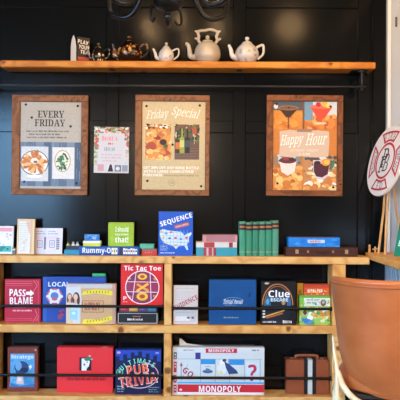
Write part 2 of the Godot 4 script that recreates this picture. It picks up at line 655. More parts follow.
func window(called: String, a: Vector3, b: Vector3, label: String) -> void:
	var o := Node3D.new()
	o.name = called
	o.set_meta("kind", "structure")
	tag(o, label, "window")
	add_child(o)
	var size := b - a
	var mid := (a + b) * 0.5
	var along := Vector3(0, 0, 1) if absf(size.x) < 0.01 else Vector3(1, 0, 0)
	var thick := Vector3(1, 0, 1) - along
	var long := size.dot(along)
	var m := paint(c8(60, 58, 56), 0.5)
	for e: float in [-1.0, 1.0]:
		part(o, "window_frame", box(along * 0.05 + thick * 0.05 + Vector3.UP * size.y, 0.003), m, mid + along * e * (long / 2 - 0.025))
		part(o, "window_frame", box(along * (long - 0.1) + thick * 0.05 + Vector3.UP * 0.05, 0.003), m, mid + Vector3.UP * e * (size.y / 2 - 0.025))
	var n := 3
	for k in range(1, n):
		part(o, "mullion", box(along * 0.035 + thick * 0.04 + Vector3.UP * (size.y - 0.1), 0.003), m, mid + along * (long * (k / float(n) - 0.5)))
	var glass := StandardMaterial3D.new()
	glass.transparency = BaseMaterial3D.TRANSPARENCY_ALPHA
	glass.albedo_color = Color(1, 1, 1, 0.04)
	glass.roughness = 0.0
	for k in n:
		part(o, "pane", box(along * (long / n - 0.03) + thick * 0.004 + Vector3.UP * (size.y - 0.1), 0.0), glass, mid + along * (long * ((k + 0.5) / n - 0.5)))

# ---------------------------------------------------------------- shelves
func shelves() -> void:
	var pine := textured(wood_picture(c8(230, 180, 112), c8(206, 142, 74), c8(120, 64, 28), 7, 9, 21), 0.5)
	var pine_b := textured(wood_picture(c8(230, 176, 104), c8(204, 136, 66), c8(112, 58, 24), 5, 7, 35), 0.5)
	var honey := textured(wood_picture(c8(204, 136, 56), c8(178, 104, 34), c8(92, 46, 16), 6, 8, 48), 0.48)
	var iron := paint(c8(24, 24, 25), 0.38, 0.6)
	# lower shelving unit
	var u := thing("shelving_unit", "pine shelving unit with black rods holding board games against the black wall", "shelf", Vector3(0, 0, 0))
	var x0 := -1.22
	var x1 := wx(345.7, 300, 0)
	var d := -BACK - 0.0165
	var zc := -d / 2
	var t := 0.041
	part(u, "shelf_board", box(Vector3(0.944 - x0, t, d), 0.003, Vector3.ZERO, 0.55), pine, Vector3((x0 + 0.944) / 2, SHELF_A - t / 2, zc))
	part(u, "shelf_board", box(Vector3(x1 - x0, 0.044, d), 0.003, Vector3.ZERO, 0.55, Vector2(0.3, 0.37)), pine_b, Vector3((x0 + x1) / 2, SHELF_B - 0.022, zc))
	part(u, "shelf_board", box(Vector3(x1 - x0, 0.044, d), 0.003, Vector3.ZERO, 0.55, Vector2(0.7, 0.6)), pine, Vector3((x0 + x1) / 2, SHELF_C - 0.022, zc))
	var posts := [[-14.0, -4.0], [164.0, 171.7], [332.5, 345.7]]
	var tiers := [[SHELF_B, SHELF_A - t], [SHELF_C, SHELF_B - 0.044], [0.002, SHELF_C - 0.044]]
	var n := 0
	for p: Array in posts:
		for tier: Array in tiers:
			var xa := wx(p[0], 300, 0)
			var xb := wx(p[1], 300, 0)
			n += 1
			part(u, "post", box(Vector3(xb - xa, tier[1] - tier[0] - 0.0006, d - 0.004), 0.003, Vector3.ZERO, 0.55, Vector2(0.13 * n, 0.29 * n)), pine_b if n % 2 else pine, Vector3((xa + xb) / 2, (tier[0] + tier[1]) / 2, zc))
	for bar: Array in [[-4.0, 164.0, 306.8], [171.7, 332.5, 308.3], [-4.0, 164.0, 375.8], [171.7, 332.5, 377.8]]:
		var y := wy(200, bar[2], -0.012)
		var xa := wx(bar[0], 300, 0)
		var xb := wx(bar[1], 300, 0)
		rod(u, "retaining_rod", Vector3(xa, y, -0.012), Vector3(xb, y, -0.012), 0.0078, iron)
		for e: Array in [[xa, 1.0], [xb, -1.0]]:
			rod(u, "rod_socket", Vector3(e[0], y, -0.0125), Vector3(e[0] + e[1] * 0.012, y, -0.0125), 0.0122, iron)
	# upper shelf
	var s := thing("wall_shelf", "thick honey coloured wall shelf carrying teapots above the posters", "shelf", Vector3(0, 0, 0))
	var sx1 := wx(376.0, 66, 0)
	var sx0 := -1.117
	var st := start()
	add_box(st, Vector3((sx0 + sx1) / 2, TOP_SHELF - 0.019, -(0.1445) / 2), Vector3(sx1 - sx0, 0.038, 0.1445), 0.006, 0.55, Vector2(0.1, 0.2))
	part(s, "shelf_board", st.commit(), honey)
	for px: float in [111.0, 240.0]:
		part(s, "bracket_plate", box(Vector3(0.03, 0.005, 0.05), 0.001), iron, Vector3(wx(px, 70, 0), TOP_SHELF - 0.0407, -0.05))
	var ry := wy(200, 86.0, -0.03)
	var hx := wx(362, 80, -0.03)
	part(s, "bracket_plate", box(Vector3(0.09, 0.006, 0.1), 0.001), iron, Vector3(hx - 0.01, TOP_SHELF - 0.0412, -0.075))
	rod(s, "hanger", Vector3(hx, TOP_SHELF - 0.044, -0.03), Vector3(hx, ry - 0.022, -0.03), 0.0125, iron)
	rod(s, "hanger_flange", Vector3(hx, TOP_SHELF - 0.0442, -0.03), Vector3(hx, TOP_SHELF - 0.056, -0.03), 0.028, iron)
	rod(s, "hanger_elbow", Vector3(hx - 0.024, ry, -0.03), Vector3(hx + 0.02, ry, -0.03), 0.0155, iron)
	var lx := -1.19
	rod(s, "hanger", Vector3(lx, ry, -0.03), Vector3(lx, ry, BACK + 0.002), 0.0115, iron)
	rod(s, "hanger_flange", Vector3(lx, ry, BACK + 0.012), Vector3(lx, ry, BACK + 0.001), 0.028, iron)
	rod(s, "hanging_rail", Vector3(lx, ry, -0.03), Vector3(hx, ry, -0.03), 0.0052, paint(c8(60, 60, 62), 0.3, 0.8))
	# window ledge
	var l := thing("wall_ledge", "thick pine ledge jutting out beside the black wall", "ledge", Vector3(0, 0, 0))
	var la := textured(wood_picture(c8(240, 180, 100), c8(222, 148, 68), c8(128, 70, 30), 6, 6, 63), 0.42)
	part(l, "ledge_board", box(Vector3(0.355 + 1.073 - 0.952, 0.035, 0.75), 0.004, Vector3.ZERO, 0.55), la, Vector3((0.952 + 1.428) / 2, LEDGE - 0.0175, 0.375 - 0.128))

# ---------------------------------------------------------------- top shelf
func ceramic(c: Color, t: Texture2D = null) -> StandardMaterial3D:
	var m := StandardMaterial3D.new()
	m.albedo_color = c
	m.albedo_texture = t
	m.roughness = 0.22
	m.clearcoat_enabled = true
	m.clearcoat = 0.6
	m.clearcoat_roughness = 0.08
	return m

func teapot(label: String, px0: float, px1: float, body_px0: float, body_px1: float, top_px: float, zc: float, m: Material, squat: float, group: String, called := "teapot") -> Node3D:
	var k := (EYE.z - zc) / FOCAL
	var bc := (body_px0 + body_px1) * 0.5
	var r := (body_px1 - body_px0) * 0.5 * k
	var total := wy(bc, top_px, zc) - TOP_SHELF
	var o := thing(called, label, "teapot", Vector3(wx(bc, 50, zc), TOP_SHELF, zc), 0.0, group)
	var bh := total * 0.72
	part(o, "body", lathe(soft_profile([Vector2(0, 0.0), Vector2(r * 0.55, 0.0), Vector2(r * 0.6, bh * 0.05), Vector2(r * 0.92, bh * 0.28), Vector2(r, bh * (0.46 + squat)), Vector2(r * 0.92, bh * 0.72), Vector2(r * 0.66, bh * 0.92), Vector2(r * 0.48, bh)])), m)
	var lid := part(o, "lid", lathe(soft_profile([Vector2(r * 0.5, bh * 0.985), Vector2(r * 0.46, bh * 1.04), Vector2(r * 0.3, bh * 1.14), Vector2(0.0, bh * 1.19)])), m)
	part(lid, "knob", lathe(soft_profile([Vector2(r * 0.1, bh * 1.15), Vector2(r * 0.09, bh * 1.2), Vector2(r * 0.19, bh * 1.28), Vector2(r * 0.15, total * 0.985), Vector2(0, total)])), m)
	var tip := (px0 - bc) * k
	part(o, "spout", tube(curve([Vector3(-r * 0.75, bh * 0.3, 0), Vector3(lerpf(-r, tip, 0.35), bh * 0.4, 0), Vector3(lerpf(-r, tip, 0.6), bh * 0.68, 0), Vector3(lerpf(-r, tip, 0.85), bh * 0.9, 0), Vector3(tip, bh * 0.98, 0)]), _taper(r * 0.3, r * 0.11, 25), 12), m)
	var out := (px1 - bc) * k
	part(o, "handle", tube(curve([Vector3(r * 0.7, bh * 0.82, 0), Vector3(lerpf(r, out, 0.55), bh * 0.98, 0), Vector3(out - r * 0.08, bh * 0.85, 0), Vector3(lerpf(r, out, 0.7), bh * 0.5, 0), Vector3(r * 0.88, bh * 0.26, 0)]), r * 0.105, 10), m)
	return o

func _taper(a: float, b: float, n: int) -> Array:
	var out := []
	for k in n:
		out.append(lerpf(a, b, pow(k / float(n - 1), 0.7)))
	return out

func flowers(bg: Color, colours: Array, count: int, seed_value: int, lo := 30.0, hi := 70.0) -> ImageTexture:
	var a := Art.new(0, 0, 160, 80, 2, bg)
	var r := RandomNumberGenerator.new()
	r.seed = seed_value
	for k in count:
		var x := r.randf_range(4, 156)
		var y := r.randf_range(lo, hi)
		var c: Color = colours[r.randi() % colours.size()]
		for p in 5:
			var t := TAU * p / 5.0
			a.ell(x + cos(t) * 2.2, y + sin(t) * 2.2, 1.6, 1.6, c)
		a.ell(x, y, 1.1, 1.1, c8(230, 200, 120))
		a.line(x, y, x + r.randf_range(-8, 8), y + r.randf_range(3, 8), 0.9, colours[0])
	return a.texture()

func top_shelf_things() -> void:
	# folded sign with white words
	var zc := -0.07
	var k := (EYE.z - zc) / FOCAL
	var sg := thing("folded_sign", "small black folded sign with white words and a grey pointed panel", "sign", Vector3(wx(77, 50, zc), TOP_SHELF, zc))
	var hh := wy(74, 35, zc) - TOP_SHELF
	var spire := [Vector2(-0.5, 0), Vector2(0.5, 0), Vector2(0.5, 0.6), Vector2(0.3, 0.85), Vector2(0.0, 1.0), Vector2(-0.3, 0.85), Vector2(-0.5, 0.6)]
	var st := start()
	for i in spire.size():
		var a := Vector3(spire[i].x * 0.03, spire[i].y * hh, 0)
		var b := Vector3(spire[(i + 1) % 7].x * 0.03, spire[(i + 1) % 7].y * hh, 0)
		var f := Vector3(0, 0, 0.004)
		quad(st, a + f, b + f, b - f, a - f, Vector3(0, hh * 0.5, 0))
		tri(st, Vector3(0, hh * 0.4, 0) + f, a + f, b + f, Vector3(0, hh * 0.5, 0))
		tri(st, Vector3(0, hh * 0.4, 0) - f, a - f, b - f, Vector3(0, hh * 0.5, 0))
	part(sg, "grey_panel", st.commit(), paint(c8(176, 178, 180), 0.5), Vector3(-0.019, 0, 0.004), Vector3(0, 0.3, 0))
	var pan := part(sg, "word_panel", box(Vector3(0.074, hh * 0.93, 0.008), 0.001), paint(c8(22, 20, 20), 0.4), Vector3(0.034, hh * 0.465, -0.012), Vector3(0, 0.5, 0))
	var face := {"node": pan, "cx": 0.0, "by": 0.0, "k": k, "z": 0.0042}
	lettering(face, "PLAY", -6, -10, 5.0, -6, c8(225, 215, 205), "bold", 8)
	lettering(face, "YOUR", -5, -5, 6, -1, c8(225, 215, 205), "bold", 6)
	lettering(face, "TEA", -3.5, 0, 5, 3.6, c8(225, 215, 205), "bold", 4)
	part(pan, "red_band", box(Vector3(0.068, 0.018, 0.0008), 0.0), paint(c8(170, 60, 50), 0.5), Vector3(0, -hh * 0.3, 0.0046))
	var g := "teapots on the wall shelf"
	teapot("small black teapot with gold and white flowers beside the folded sign", 87, 110, 92, 105, 42.5, -0.075, ceramic(Color.WHITE, flowers(c8(26, 18, 14), [c8(120, 92, 60), c8(225, 205, 170), c8(180, 130, 60), c8(214, 206, 196)], 60, 7)), 0.0, g)
	teapot("larger dark brown teapot with gilded lid and looped handle", 112.5, 148.5, 117, 142, 36, -0.075, ceramic(Color.WHITE, flowers(c8(24, 12, 8), [c8(110, 60, 28), c8(206, 156, 84), c8(90, 40, 20), c8(150, 96, 50)], 70, 9, 4.0, 46.0)), 0.0, g)
	teapot("smallest white china teapot with faint grey flowers", 153, 179.5, 158.5, 174, 42.5, -0.075, ceramic(Color.WHITE, flowers(c8(208, 200, 190), [c8(150, 150, 150), c8(196, 160, 150)], 16, 12)), 0.0, g)
	teapot("white china teapot with blue floral print and broad body", 228.5, 264.5, 235, 259, 37, -0.075, ceramic(Color.WHITE, flowers(c8(204, 200, 194), [c8(130, 145, 165), c8(190, 175, 175), c8(150, 155, 150)], 30, 15, 22.0, 66.0)), 0.04, g)
	# kettle with a hooped handle
	zc = -0.075
	k = (EYE.z - zc) / FOCAL
	var cream := ceramic(c8(182, 170, 152))
	var o := thing("kettle", "cream ceramic kettle with a tall scrolled hoop handle", "kettle", Vector3(wx(207.5, 50, zc), TOP_SHELF, zc))
	var r := 13.2 * k
	var bh := wy(207, 42, zc) - TOP_SHELF
	part(o, "body", lathe(soft_profile([Vector2(0, 0), Vector2(r * 0.6, 0), Vector2(r * 0.66, bh * 0.04), Vector2(r * 0.95, bh * 0.25), Vector2(r, bh * 0.5), Vector2(r * 0.85, bh * 0.8), Vector2(r * 0.5, bh * 0.97), Vector2(r * 0.4, bh)])), cream)
	var lid := part(o, "lid", lathe(soft_profile([Vector2(r * 0.44, bh * 0.985), Vector2(r * 0.4, bh * 1.04), Vector2(r * 0.2, bh * 1.1), Vector2(0, bh * 1.12)])), cream)
	part(lid, "knob", lathe(soft_profile([Vector2(r * 0.08, bh * 1.1), Vector2(r * 0.17, bh * 1.18), Vector2(r * 0.12, bh * 1.28), Vector2(0, bh * 1.31)])), cream)
	var tip := (185.5 - 207.5) * k
	part(o, "spout", tube(curve([Vector3(-r * 0.8, bh * 0.3, 0), Vector3(lerpf(-r, tip, 0.4), bh * 0.34, 0), Vector3(lerpf(-r, tip, 0.55), bh * 0.62, 0), Vector3(lerpf(-r, tip, 0.72), bh * 0.86, 0), Vector3(tip, bh * 0.92, 0)]), _taper(r * 0.27, r * 0.12, 25), 12), cream)
	var top := wy(207, 29, zc) - TOP_SHELF
	var hoop := curve([Vector3(-r * 0.5, bh * 0.9, 0), Vector3(-r * 0.7, bh * 1.08, 0), Vector3(-r * 0.66, bh * 1.25, 0), Vector3(-r * 0.74, bh * 1.45, 0), Vector3(-r * 0.5, top * 0.95, 0), Vector3(-r * 0.2, top * 0.955, 0), Vector3(r * 0.15, top * 0.985, 0), Vector3(r * 0.55, top * 0.955, 0), Vector3(r * 0.76, bh * 1.42, 0), Vector3(r * 0.66, bh * 1.24, 0), Vector3(r * 0.74, bh * 1.07, 0), Vector3(r * 0.5, bh * 0.9, 0)])
	part(o, "handle", tube(hoop, r * 0.115, 10), cream)
	for e: Array in [[-0.78, 1.45], [0.8, 1.45], [-0.78, 1.12], [0.82, 1.1]]:
		part(o, "scroll", tube([Vector3(r * e[0], bh * e[1], 0), Vector3(r * e[0] * 1.15, bh * (e[1] + 0.05), 0), Vector3(r * e[0] * 1.25, bh * (e[1] + 0.02), 0)], [r * 0.11, r * 0.09, r * 0.05], 8), cream)

# ---------------------------------------------------------------- posters
func framed(label: String, o4: Array, i4: Array, art: Art, wood: Material, tilt: float) -> Dictionary:
	var zf := BACK + 0.014 + 0.026
	var k := (EYE.z - zf) / FOCAL
	var cx: float = (o4[0] + o4[2]) * 0.5
	var cy: float = (o4[1] + o4[3]) * 0.5
	var o := thing("framed_poster", label, "poster", Vector3(wx(cx, cy, zf), wy(cx, cy, zf), zf), 0.0, "framed posters on the black wall")
	o.rotation.z = deg_to_rad(tilt)
	var w: float = (o4[2] - o4[0]) * k
	var h: float = (o4[3] - o4[1]) * k
	var il: float = (i4[0] - cx) * k
	var ir: float = (i4[2] - cx) * k
	var it: float = (cy - i4[1]) * k
	var ib: float = (cy - i4[3]) * k
	part(o, "frame_rail", box(Vector3(w, h / 2 - it, 0.024), 0.002, Vector3.ZERO, 1.3, Vector2(cx * 0.01, 0.1)), wood, Vector3(0, (h / 2 + it) / 2, -0.012))
	part(o, "frame_rail", box(Vector3(w, h / 2 + ib, 0.024), 0.002, Vector3.ZERO, 1.3, Vector2(cx * 0.02, 0.4)), wood, Vector3(0, (-h / 2 + ib) / 2, -0.012))
	part(o, "frame_stile", box(Vector3(il + w / 2, it - ib - 0.0008, 0.023), 0.002, Vector3.ZERO, 1.3, Vector2(cx * 0.03, 0.7)), wood, Vector3((il - w / 2) / 2, (it + ib) / 2, -0.012))
	part(o, "frame_stile", box(Vector3(w / 2 - ir, it - ib - 0.0008, 0.023), 0.002, Vector3.ZERO, 1.3, Vector2(cx * 0.04, 0.9)), wood, Vector3((ir + w / 2) / 2, (it + ib) / 2, -0.012))
	part(o, "backing", box(Vector3(ir - il - 0.0008, it - ib - 0.0008, 0.012), 0.0005), paint(c8(90, 62, 40), 0.7), Vector3((il + ir) / 2, (it + ib) / 2, -0.018))
	var pw := ir - il - 0.004
	var ph := it - ib - 0.004
	part(o, "poster_sheet", sheet(pw, ph, 0.001), textured(art.texture(), 0.42), Vector3((il + ir) / 2, (it + ib) / 2, -0.0112))
	return {"node": o, "cx": cx, "by": cy, "k": k, "z": -0.0106}

func screws(face: Dictionary, spots: Array) -> void:
	var st := lathe([Vector2(0.0, 0.004), Vector2(0.004, 0.0036), Vector2(0.007, 0.0015), Vector2(0.0072, 0.0)], 12)
	for p: Vector2 in spots:
		part(face.node, "screw", st, paint(c8(35, 30, 28), 0.4, 0.5), Vector3((p.x - face.cx) * face.k, (face.by - p.y) * face.k, face.z), Vector3(PI / 2, 0, 0))

func posters() -> void:
	var barn := textured(wood_picture(c8(150, 98, 62), c8(108, 66, 40), c8(58, 34, 22), 6, 6, 71), 0.6)
	var barn_b := textured(wood_picture(c8(140, 82, 46), c8(96, 54, 28), c8(48, 26, 14), 5, 7, 77), 0.6)
	var ink := c8(40, 36, 36)
	# weekly dish poster
	var a := Art.new(19.5, 101.5, 81, 189, 6, c8(178, 170, 156))
	a.words(22, 130, 79, 139.5, 3, c8(84, 78, 74), 3, true, 0.55)
	a.rect(19.5, 142, 81, 186.5, c8(94, 112, 134))
	var r := RandomNumberGenerator.new()
	r.seed = 8
	for i in 8:
		a.rect(19.5 + i * 7.9, 142, 19.5 + i * 7.9 + 7.4, 186.5, [c8(104, 122, 146), c8(86, 104, 126), c8(118, 134, 154), c8(72, 90, 112)][i % 4])
		for q in 9:
			var xx := 19.5 + i * 7.9 + r.randf() * 7
			var yy := r.randf_range(142, 175)
			a.line(xx, yy, xx + 0.3, yy + r.randf_range(4, 12), 0.3, c8(150, 164, 180))
	a.rect(20.5, 146.5, 48, 181.5, c8(208, 208, 204))
	a.rect(52, 147, 74.5, 179, c8(222, 220, 214))
	a.ell(34, 163, 14.2, 12.6, c8(60, 74, 88))
	a.ell(34, 163, 13.4, 11.8, c8(236, 228, 214))
	for i in 60:
		var t := r.randf() * TAU
		var d := r.randf_range(3.5, 11.2)
		a.ell(34 + cos(t) * d, 163 + sin(t) * d * 0.88, r.randf_range(2.4, 4.4), 1.6, [c8(222, 150, 74), c8(204, 122, 52), c8(238, 182, 112), c8(190, 104, 44)][i % 4], rad_to_deg(t))
	a.ell(34, 161, 4.0, 3.0, c8(236, 224, 204))
	a.ell(35, 162, 2.0, 1.2, c8(120, 84, 60))
	a.ell(34, 176.5, 8, 1.6, c8(240, 238, 232))
	a.ell(62.5, 161, 8.3, 11.2, c8(190, 158, 120))
	a.ell(62.5, 161, 7.3, 10.2, c8(232, 230, 218))
	for i in 80:
		var t := r.randf() * TAU
		var d := r.randf_range(0, 1)
		a.ell(62.5 + cos(t) * d * 5.6, 161.5 + sin(t) * d * 8.2, 1.7, 0.9, [c8(54, 104, 66), c8(34, 78, 50), c8(226, 222, 186), c8(92, 136, 84)][i % 4], r.randf() * 180)
	a.speckle(0.05, 3)
	var f := framed("wooden framed poster with bold serif heading and two plates of food", [11.5, 95, 87.5, 195], [19.5, 101.5, 81, 189], a, barn, -0.3)
	lettering(f, "EVERY", 37, 110.5, 63.5, 117.4, ink, "serif_bold")
	lettering(f, "FRIDAY", 34, 119.2, 64.5, 126.1, ink, "serif_bold")
	screws(f, [Vector2(25, 104.5), Vector2(77, 105.5), Vector2(31, 117.5), Vector2(70, 126), Vector2(24, 182), Vector2(76.5, 183)])

	# taped-up flyer
	var fz := BACK + 0.0155
	var fk := (EYE.z - fz) / FOCAL
	a = Art.new(94, 127, 129, 173, 6, c8(204, 202, 204))
	a.blobs(94, 127, 129, 133, 60, 1.6, [c8(70, 104, 66), c8(196, 84, 66), c8(120, 146, 84), c8(222, 150, 110), c8(90, 70, 50)], 4)
	a.blobs(94, 132, 98.5, 152, 30, 1.4, [c8(200, 92, 74), c8(110, 136, 86), c8(226, 160, 130)], 5)
	a.blobs(124.5, 132, 129, 152, 30, 1.4, [c8(196, 88, 80), c8(90, 124, 80), c8(180, 120, 100)], 6)
	a.blobs(94, 150, 97.5, 166, 16, 1.2, [c8(150, 176, 120), c8(226, 190, 130), c8(120, 150, 100)], 7)
	a.blobs(126, 150, 129, 166, 14, 1.0, [c8(150, 176, 140), c8(214, 170, 150)], 8)
	a.words(100, 136, 123, 142, 1, c8(226, 150, 156), 10, true, 0.8)
	a.words(107, 142.5, 116, 145.5, 1, c8(200, 70, 80), 11, true, 0.7)
	a.words(102, 147, 121, 152, 1, c8(150, 162, 158), 12, true, 0.8)
	a.words(101, 154, 122, 163, 3, c8(206, 140, 146), 13, true, 0.45)
	a.rect(98, 164.5, 104, 171, c8(206, 150, 160))
	a.rect(107.5, 164.5, 113.5, 171.5, c8(222, 214, 210))
	a.poly([Vector2(108, 171.5), Vector2(110, 164.5), Vector2(112, 164.5), Vector2(113.5, 171.5)], c8(40, 40, 46))
	a.rect(115, 165, 121.5, 171.5, c8(110, 120, 132))
	a.ell(118, 168.5, 2, 2, c8(210, 214, 218))
	a.rect(122.5, 165, 128, 171.5, c8(140, 146, 156))
	var fl := thing("flyer", "unframed paper flyer with leafy red border pinned to the black wall", "flyer", Vector3(wx(111.5, 150, fz), wy(111.5, 150, fz), fz + 0.0006))
	fl.rotation.z = deg_to_rad(-0.6)
	part(fl, "paper", sheet(35 * fk, 46 * fk), textured(a.texture(), 0.5))
	for p: Vector2 in [Vector2(-15, -21), Vector2(15, -21.5)]:
		part(fl, "tape", box(Vector3(0.018, 0.012, 0.0006), 0.0), paint(c8(226, 222, 206), 0.3), Vector3(p.x * fk, -p.y * fk, 0.0008), Vector3(0, 0, 0.5 * signf(p.x)))

	# evening offer poster
	a = Art.new(141.5, 101, 205.5, 190, 6, c8(200, 178, 134))
	a.speckle(0.05, 9)
	a.rect(145, 124, 170.5, 159.5, c8(196, 132, 62))
	a.blobs(145, 124, 170.5, 159.5, 70, 4.2, [c8(226, 170, 92), c8(206, 128, 52), c8(238, 204, 150), c8(168, 66, 40), c8(190, 106, 60), c8(228, 150, 70)], 21)
	a.blobs(145, 124, 168, 128.5, 26, 1.3, [c8(24, 20, 18), c8(240, 230, 214)], 22)
	a.ell(163, 142, 3.6, 3.0, c8(46, 22, 24))
	a.ell(165.5, 146, 2.4, 2.0, c8(64, 84, 42))
	a.ell(158, 138, 2.5, 1.8, c8(140, 34, 36))
	a.blobs(146, 150, 169, 159, 12, 3.4, [c8(238, 190, 110), c8(214, 140, 70)], 24)
	a.rect(174.5, 124, 199.5, 159.5, c8(96, 74, 58))
	a.blobs(174.5, 124, 199.5, 142, 60, 2.2, [c8(58, 74, 40), c8(196, 186, 150), c8(88, 104, 56), c8(120, 70, 44), c8(34, 40, 28)], 25)
	a.rect(174.5, 148, 199.5, 159.5, c8(112, 86, 74))
	for i in 4:
		a.line(174.5, 150 + i * 2.6, 199.5, 149 + i * 2.8, 0.5, c8(70, 52, 46))
	for b: Array in [[177.5, 130, c8(40, 46, 28), c8(206, 110, 54)], [182, 128, c8(150, 160, 60), c8(196, 200, 120)], [187.5, 128, c8(22, 28, 26), c8(60, 70, 84)]]:
		a.rect(b[0] - 0.8, b[1], b[0] + 0.8, b[1] + 9, b[2])
		a.rect(b[0] - 2.3, b[1] + 9, b[0] + 2.3, 153, b[2])
		a.rect(b[0] - 2.2, b[1] + 12, b[0] + 2.2, b[1] + 19, b[3])
	a.ell(194.5, 130, 2.4, 4.2, c8(170, 84, 46))
	a.rect(194.1, 134, 194.9, 144, c8(190, 160, 130))
	f = framed("wooden framed tan poster with a bread photo and a wine bottle photo", [135, 95, 209.5, 195.5], [141.5, 101, 205.5, 190], a, barn, -0.2)
	lettering(f, "Friday", 146.5, 109.5, 168, 120.5, c8(240, 234, 222), "serif", -4, 0.25)
	lettering(f, "Special", 172, 107.5, 199, 119, c8(240, 234, 222), "serif", 8, 0.25)
	lettering(f, "GET 20% OFF ANY WINE BOTTLE", 143.5, 166.3, 199, 169, c8(244, 238, 226), "bold")
	lettering(f, "WITH A LARGE CHARCUTERIE", 143.5, 170, 194, 172.7, c8(244, 238, 226), "bold")
	lettering(f, "PURCHASE", 143.5, 173.7, 162.5, 176.4, c8(244, 238, 226), "bold")
	lettering(f, "*dine-in only, while supplies last", 164, 174.4, 199, 176.6, c8(90, 70, 50), "sans")
	var e := thing_ring(f, 172, 182.5, 3.2)
	lettering(f, "co", 170.3, 181.4, 173.7, 183.6, c8(120, 92, 66), "serif")
	screws(f, [Vector2(146, 106), Vector2(199.5, 105), Vector2(147.5, 181), Vector2(201.5, 186), Vector2(172.5, 144.5)])

	# drinks poster
	a = Art.new(273, 101, 337.5, 190.5, 6, c8(196, 120, 50))
	a.rect(273, 101, 302.5, 114, c8(74, 84, 92))
	a.rect(273, 110, 302.5, 129, c8(206, 126, 48))
	a.blobs(273, 112, 302.5, 129, 30, 4, [c8(222, 146, 62), c8(190, 108, 36), c8(214, 134, 52)], 31)
	a.ell(275.5, 106, 2.2, 2.6, c8(210, 212, 214))
	a.rect(304.5, 101, 337.5, 115, c8(198, 206, 210))
	a.rect(304.5, 115, 337.5, 129, c8(196, 110, 46))
	a.blobs(304.5, 114, 337.5, 129, 26, 3.6, [c8(214, 130, 60), c8(176, 90, 36), c8(232, 164, 92)], 32)
	a.rect(304.5, 101, 313, 120, c8(108, 150, 176))
	# brown cocktail
	a.poly([Vector2(278, 107.5), Vector2(298.5, 107.5), Vector2(290, 117), Vector2(288.6, 117), Vector2(288.6, 128.5), Vector2(287.6, 128.5), Vector2(287.6, 117), Vector2(286, 117)], c8(52, 28, 20))
	a.ell(288.2, 107.5, 10.2, 2.4, c8(150, 112, 84))
	a.ell(288.2, 107.5, 8.8, 1.7, c8(116, 78, 54))
	a.ell(288.6, 107.3, 1.1, 0.6, c8(34, 20, 14))
	# red cocktail
	a.poly([Vector2(310, 106), Vector2(333, 106), Vector2(325, 117.5), Vector2(322.4, 118.5), Vector2(322.2, 122.5), Vector2(321, 122.5), Vector2(321, 118.5), Vector2(317, 117)], c8(216, 70, 52))
	a.ell(321.5, 106, 11.3, 2.2, c8(232, 106, 78))
	a.ell(318.5, 103.8, 2.6, 2.4, c8(196, 36, 44))
	a.ell(325, 103.5, 3.6, 2.8, c8(240, 176, 70), 30)
	a.ell(329, 105, 2.8, 2.4, c8(246, 206, 120))
	a.ell(321, 122.8, 6, 1.1, c8(222, 190, 160))
	# two lower drinks
	a.rect(273, 155, 302.5, 190.5, c8(150, 118, 88))
	a.rect(273, 168, 302.5, 190.5, c8(210, 140, 66))
	a.blobs(273, 166, 303, 190, 40, 3.4, [c8(230, 164, 86), c8(198, 118, 48), c8(240, 192, 120), c8(178, 96, 42)], 33)
	a.blobs(273, 155, 302, 164, 22, 2.6, [c8(196, 204, 206), c8(120, 128, 130), c8(90, 84, 76)], 34)
	a.poly([Vector2(279.5, 160), Vector2(297, 160), Vector2(295, 172), Vector2(288, 176), Vector2(281.5, 172)], c8(232, 214, 206))
	a.ell(288, 160.5, 8.8, 3.2, c8(92, 34, 40))
	a.ell(286, 159, 3, 1.6, c8(140, 50, 60))
	a.ell(292, 159.6, 2.6, 1.4, c8(60, 20, 26))
	a.rect(304.5, 155, 337.5, 190.5, c8(186, 130, 80))
	a.blobs(304.5, 155, 337.5, 172, 34, 3, [c8(80, 66, 58), c8(214, 212, 206), c8(126, 108, 90), c8(58, 74, 92)], 35)
	a.blobs(304.5, 172, 337.5, 190.5, 36, 3.4, [c8(222, 150, 74), c8(240, 206, 150), c8(196, 116, 56), c8(232, 224, 214)], 36)
	a.poly([Vector2(313.5, 160), Vector2(330.5, 160), Vector2(329, 176), Vector2(324, 179.5), Vector2(317, 179), Vector2(314, 173)], c8(206, 196, 200))
	a.poly([Vector2(314.2, 163.5), Vector2(330.2, 163.5), Vector2(328.6, 174), Vector2(323, 177.5), Vector2(317, 176.5), Vector2(314.6, 172)], c8(72, 22, 44))
	a.ell(318, 162.6, 3.4, 1.8, c8(50, 14, 30))
	a.ell(326.5, 162.2, 4.6, 3.6, c8(232, 142, 44))
	a.ell(327.5, 162, 3, 2.4, c8(246, 180, 84))
	a.ell(333, 165, 2.0, 5.5, c8(70, 112, 74), 20)
	a.rect(302.5, 101, 304.5, 129, c8(120, 74, 44))
	a.speckle(0.06, 41)
	# torn paper banner
	a.poly([Vector2(279.5, 131), Vector2(290, 129.6), Vector2(304, 131), Vector2(318, 129.8), Vector2(329.5, 131), Vector2(330, 142), Vector2(329, 156.5), Vector2(316, 157.4), Vector2(302, 156.2), Vector2(290, 157.4), Vector2(279, 156), Vector2(279.8, 144)], c8(204, 178, 154))
	a.rect(297, 128.5, 312, 131.6, c8(150, 116, 92))
	f = framed("wooden framed poster with four cocktails around a beige paper banner", [266.5, 95, 343, 196], [273, 101, 337.5, 190.5], a, barn_b, -0.2)
	lettering(f, "Happy", 281, 134.5, 303, 147.5, c8(246, 240, 232), "serif", -5, 0.3)
	lettering(f, "Hour", 307, 133, 327, 144.5, c8(246, 240, 232), "serif", -3, 0.3)
	lettering(f, "MONDAY - FRIDAY", 291, 149, 318.5, 151.4, c8(240, 214, 176), "sans")
	lettering(f, "3 - 5 PM", 299, 153, 310, 155.3, c8(246, 238, 228), "sans")
	screws(f, [Vector2(276.5, 104), Vector2(330.5, 106), Vector2(278, 183.5), Vector2(334, 187)])

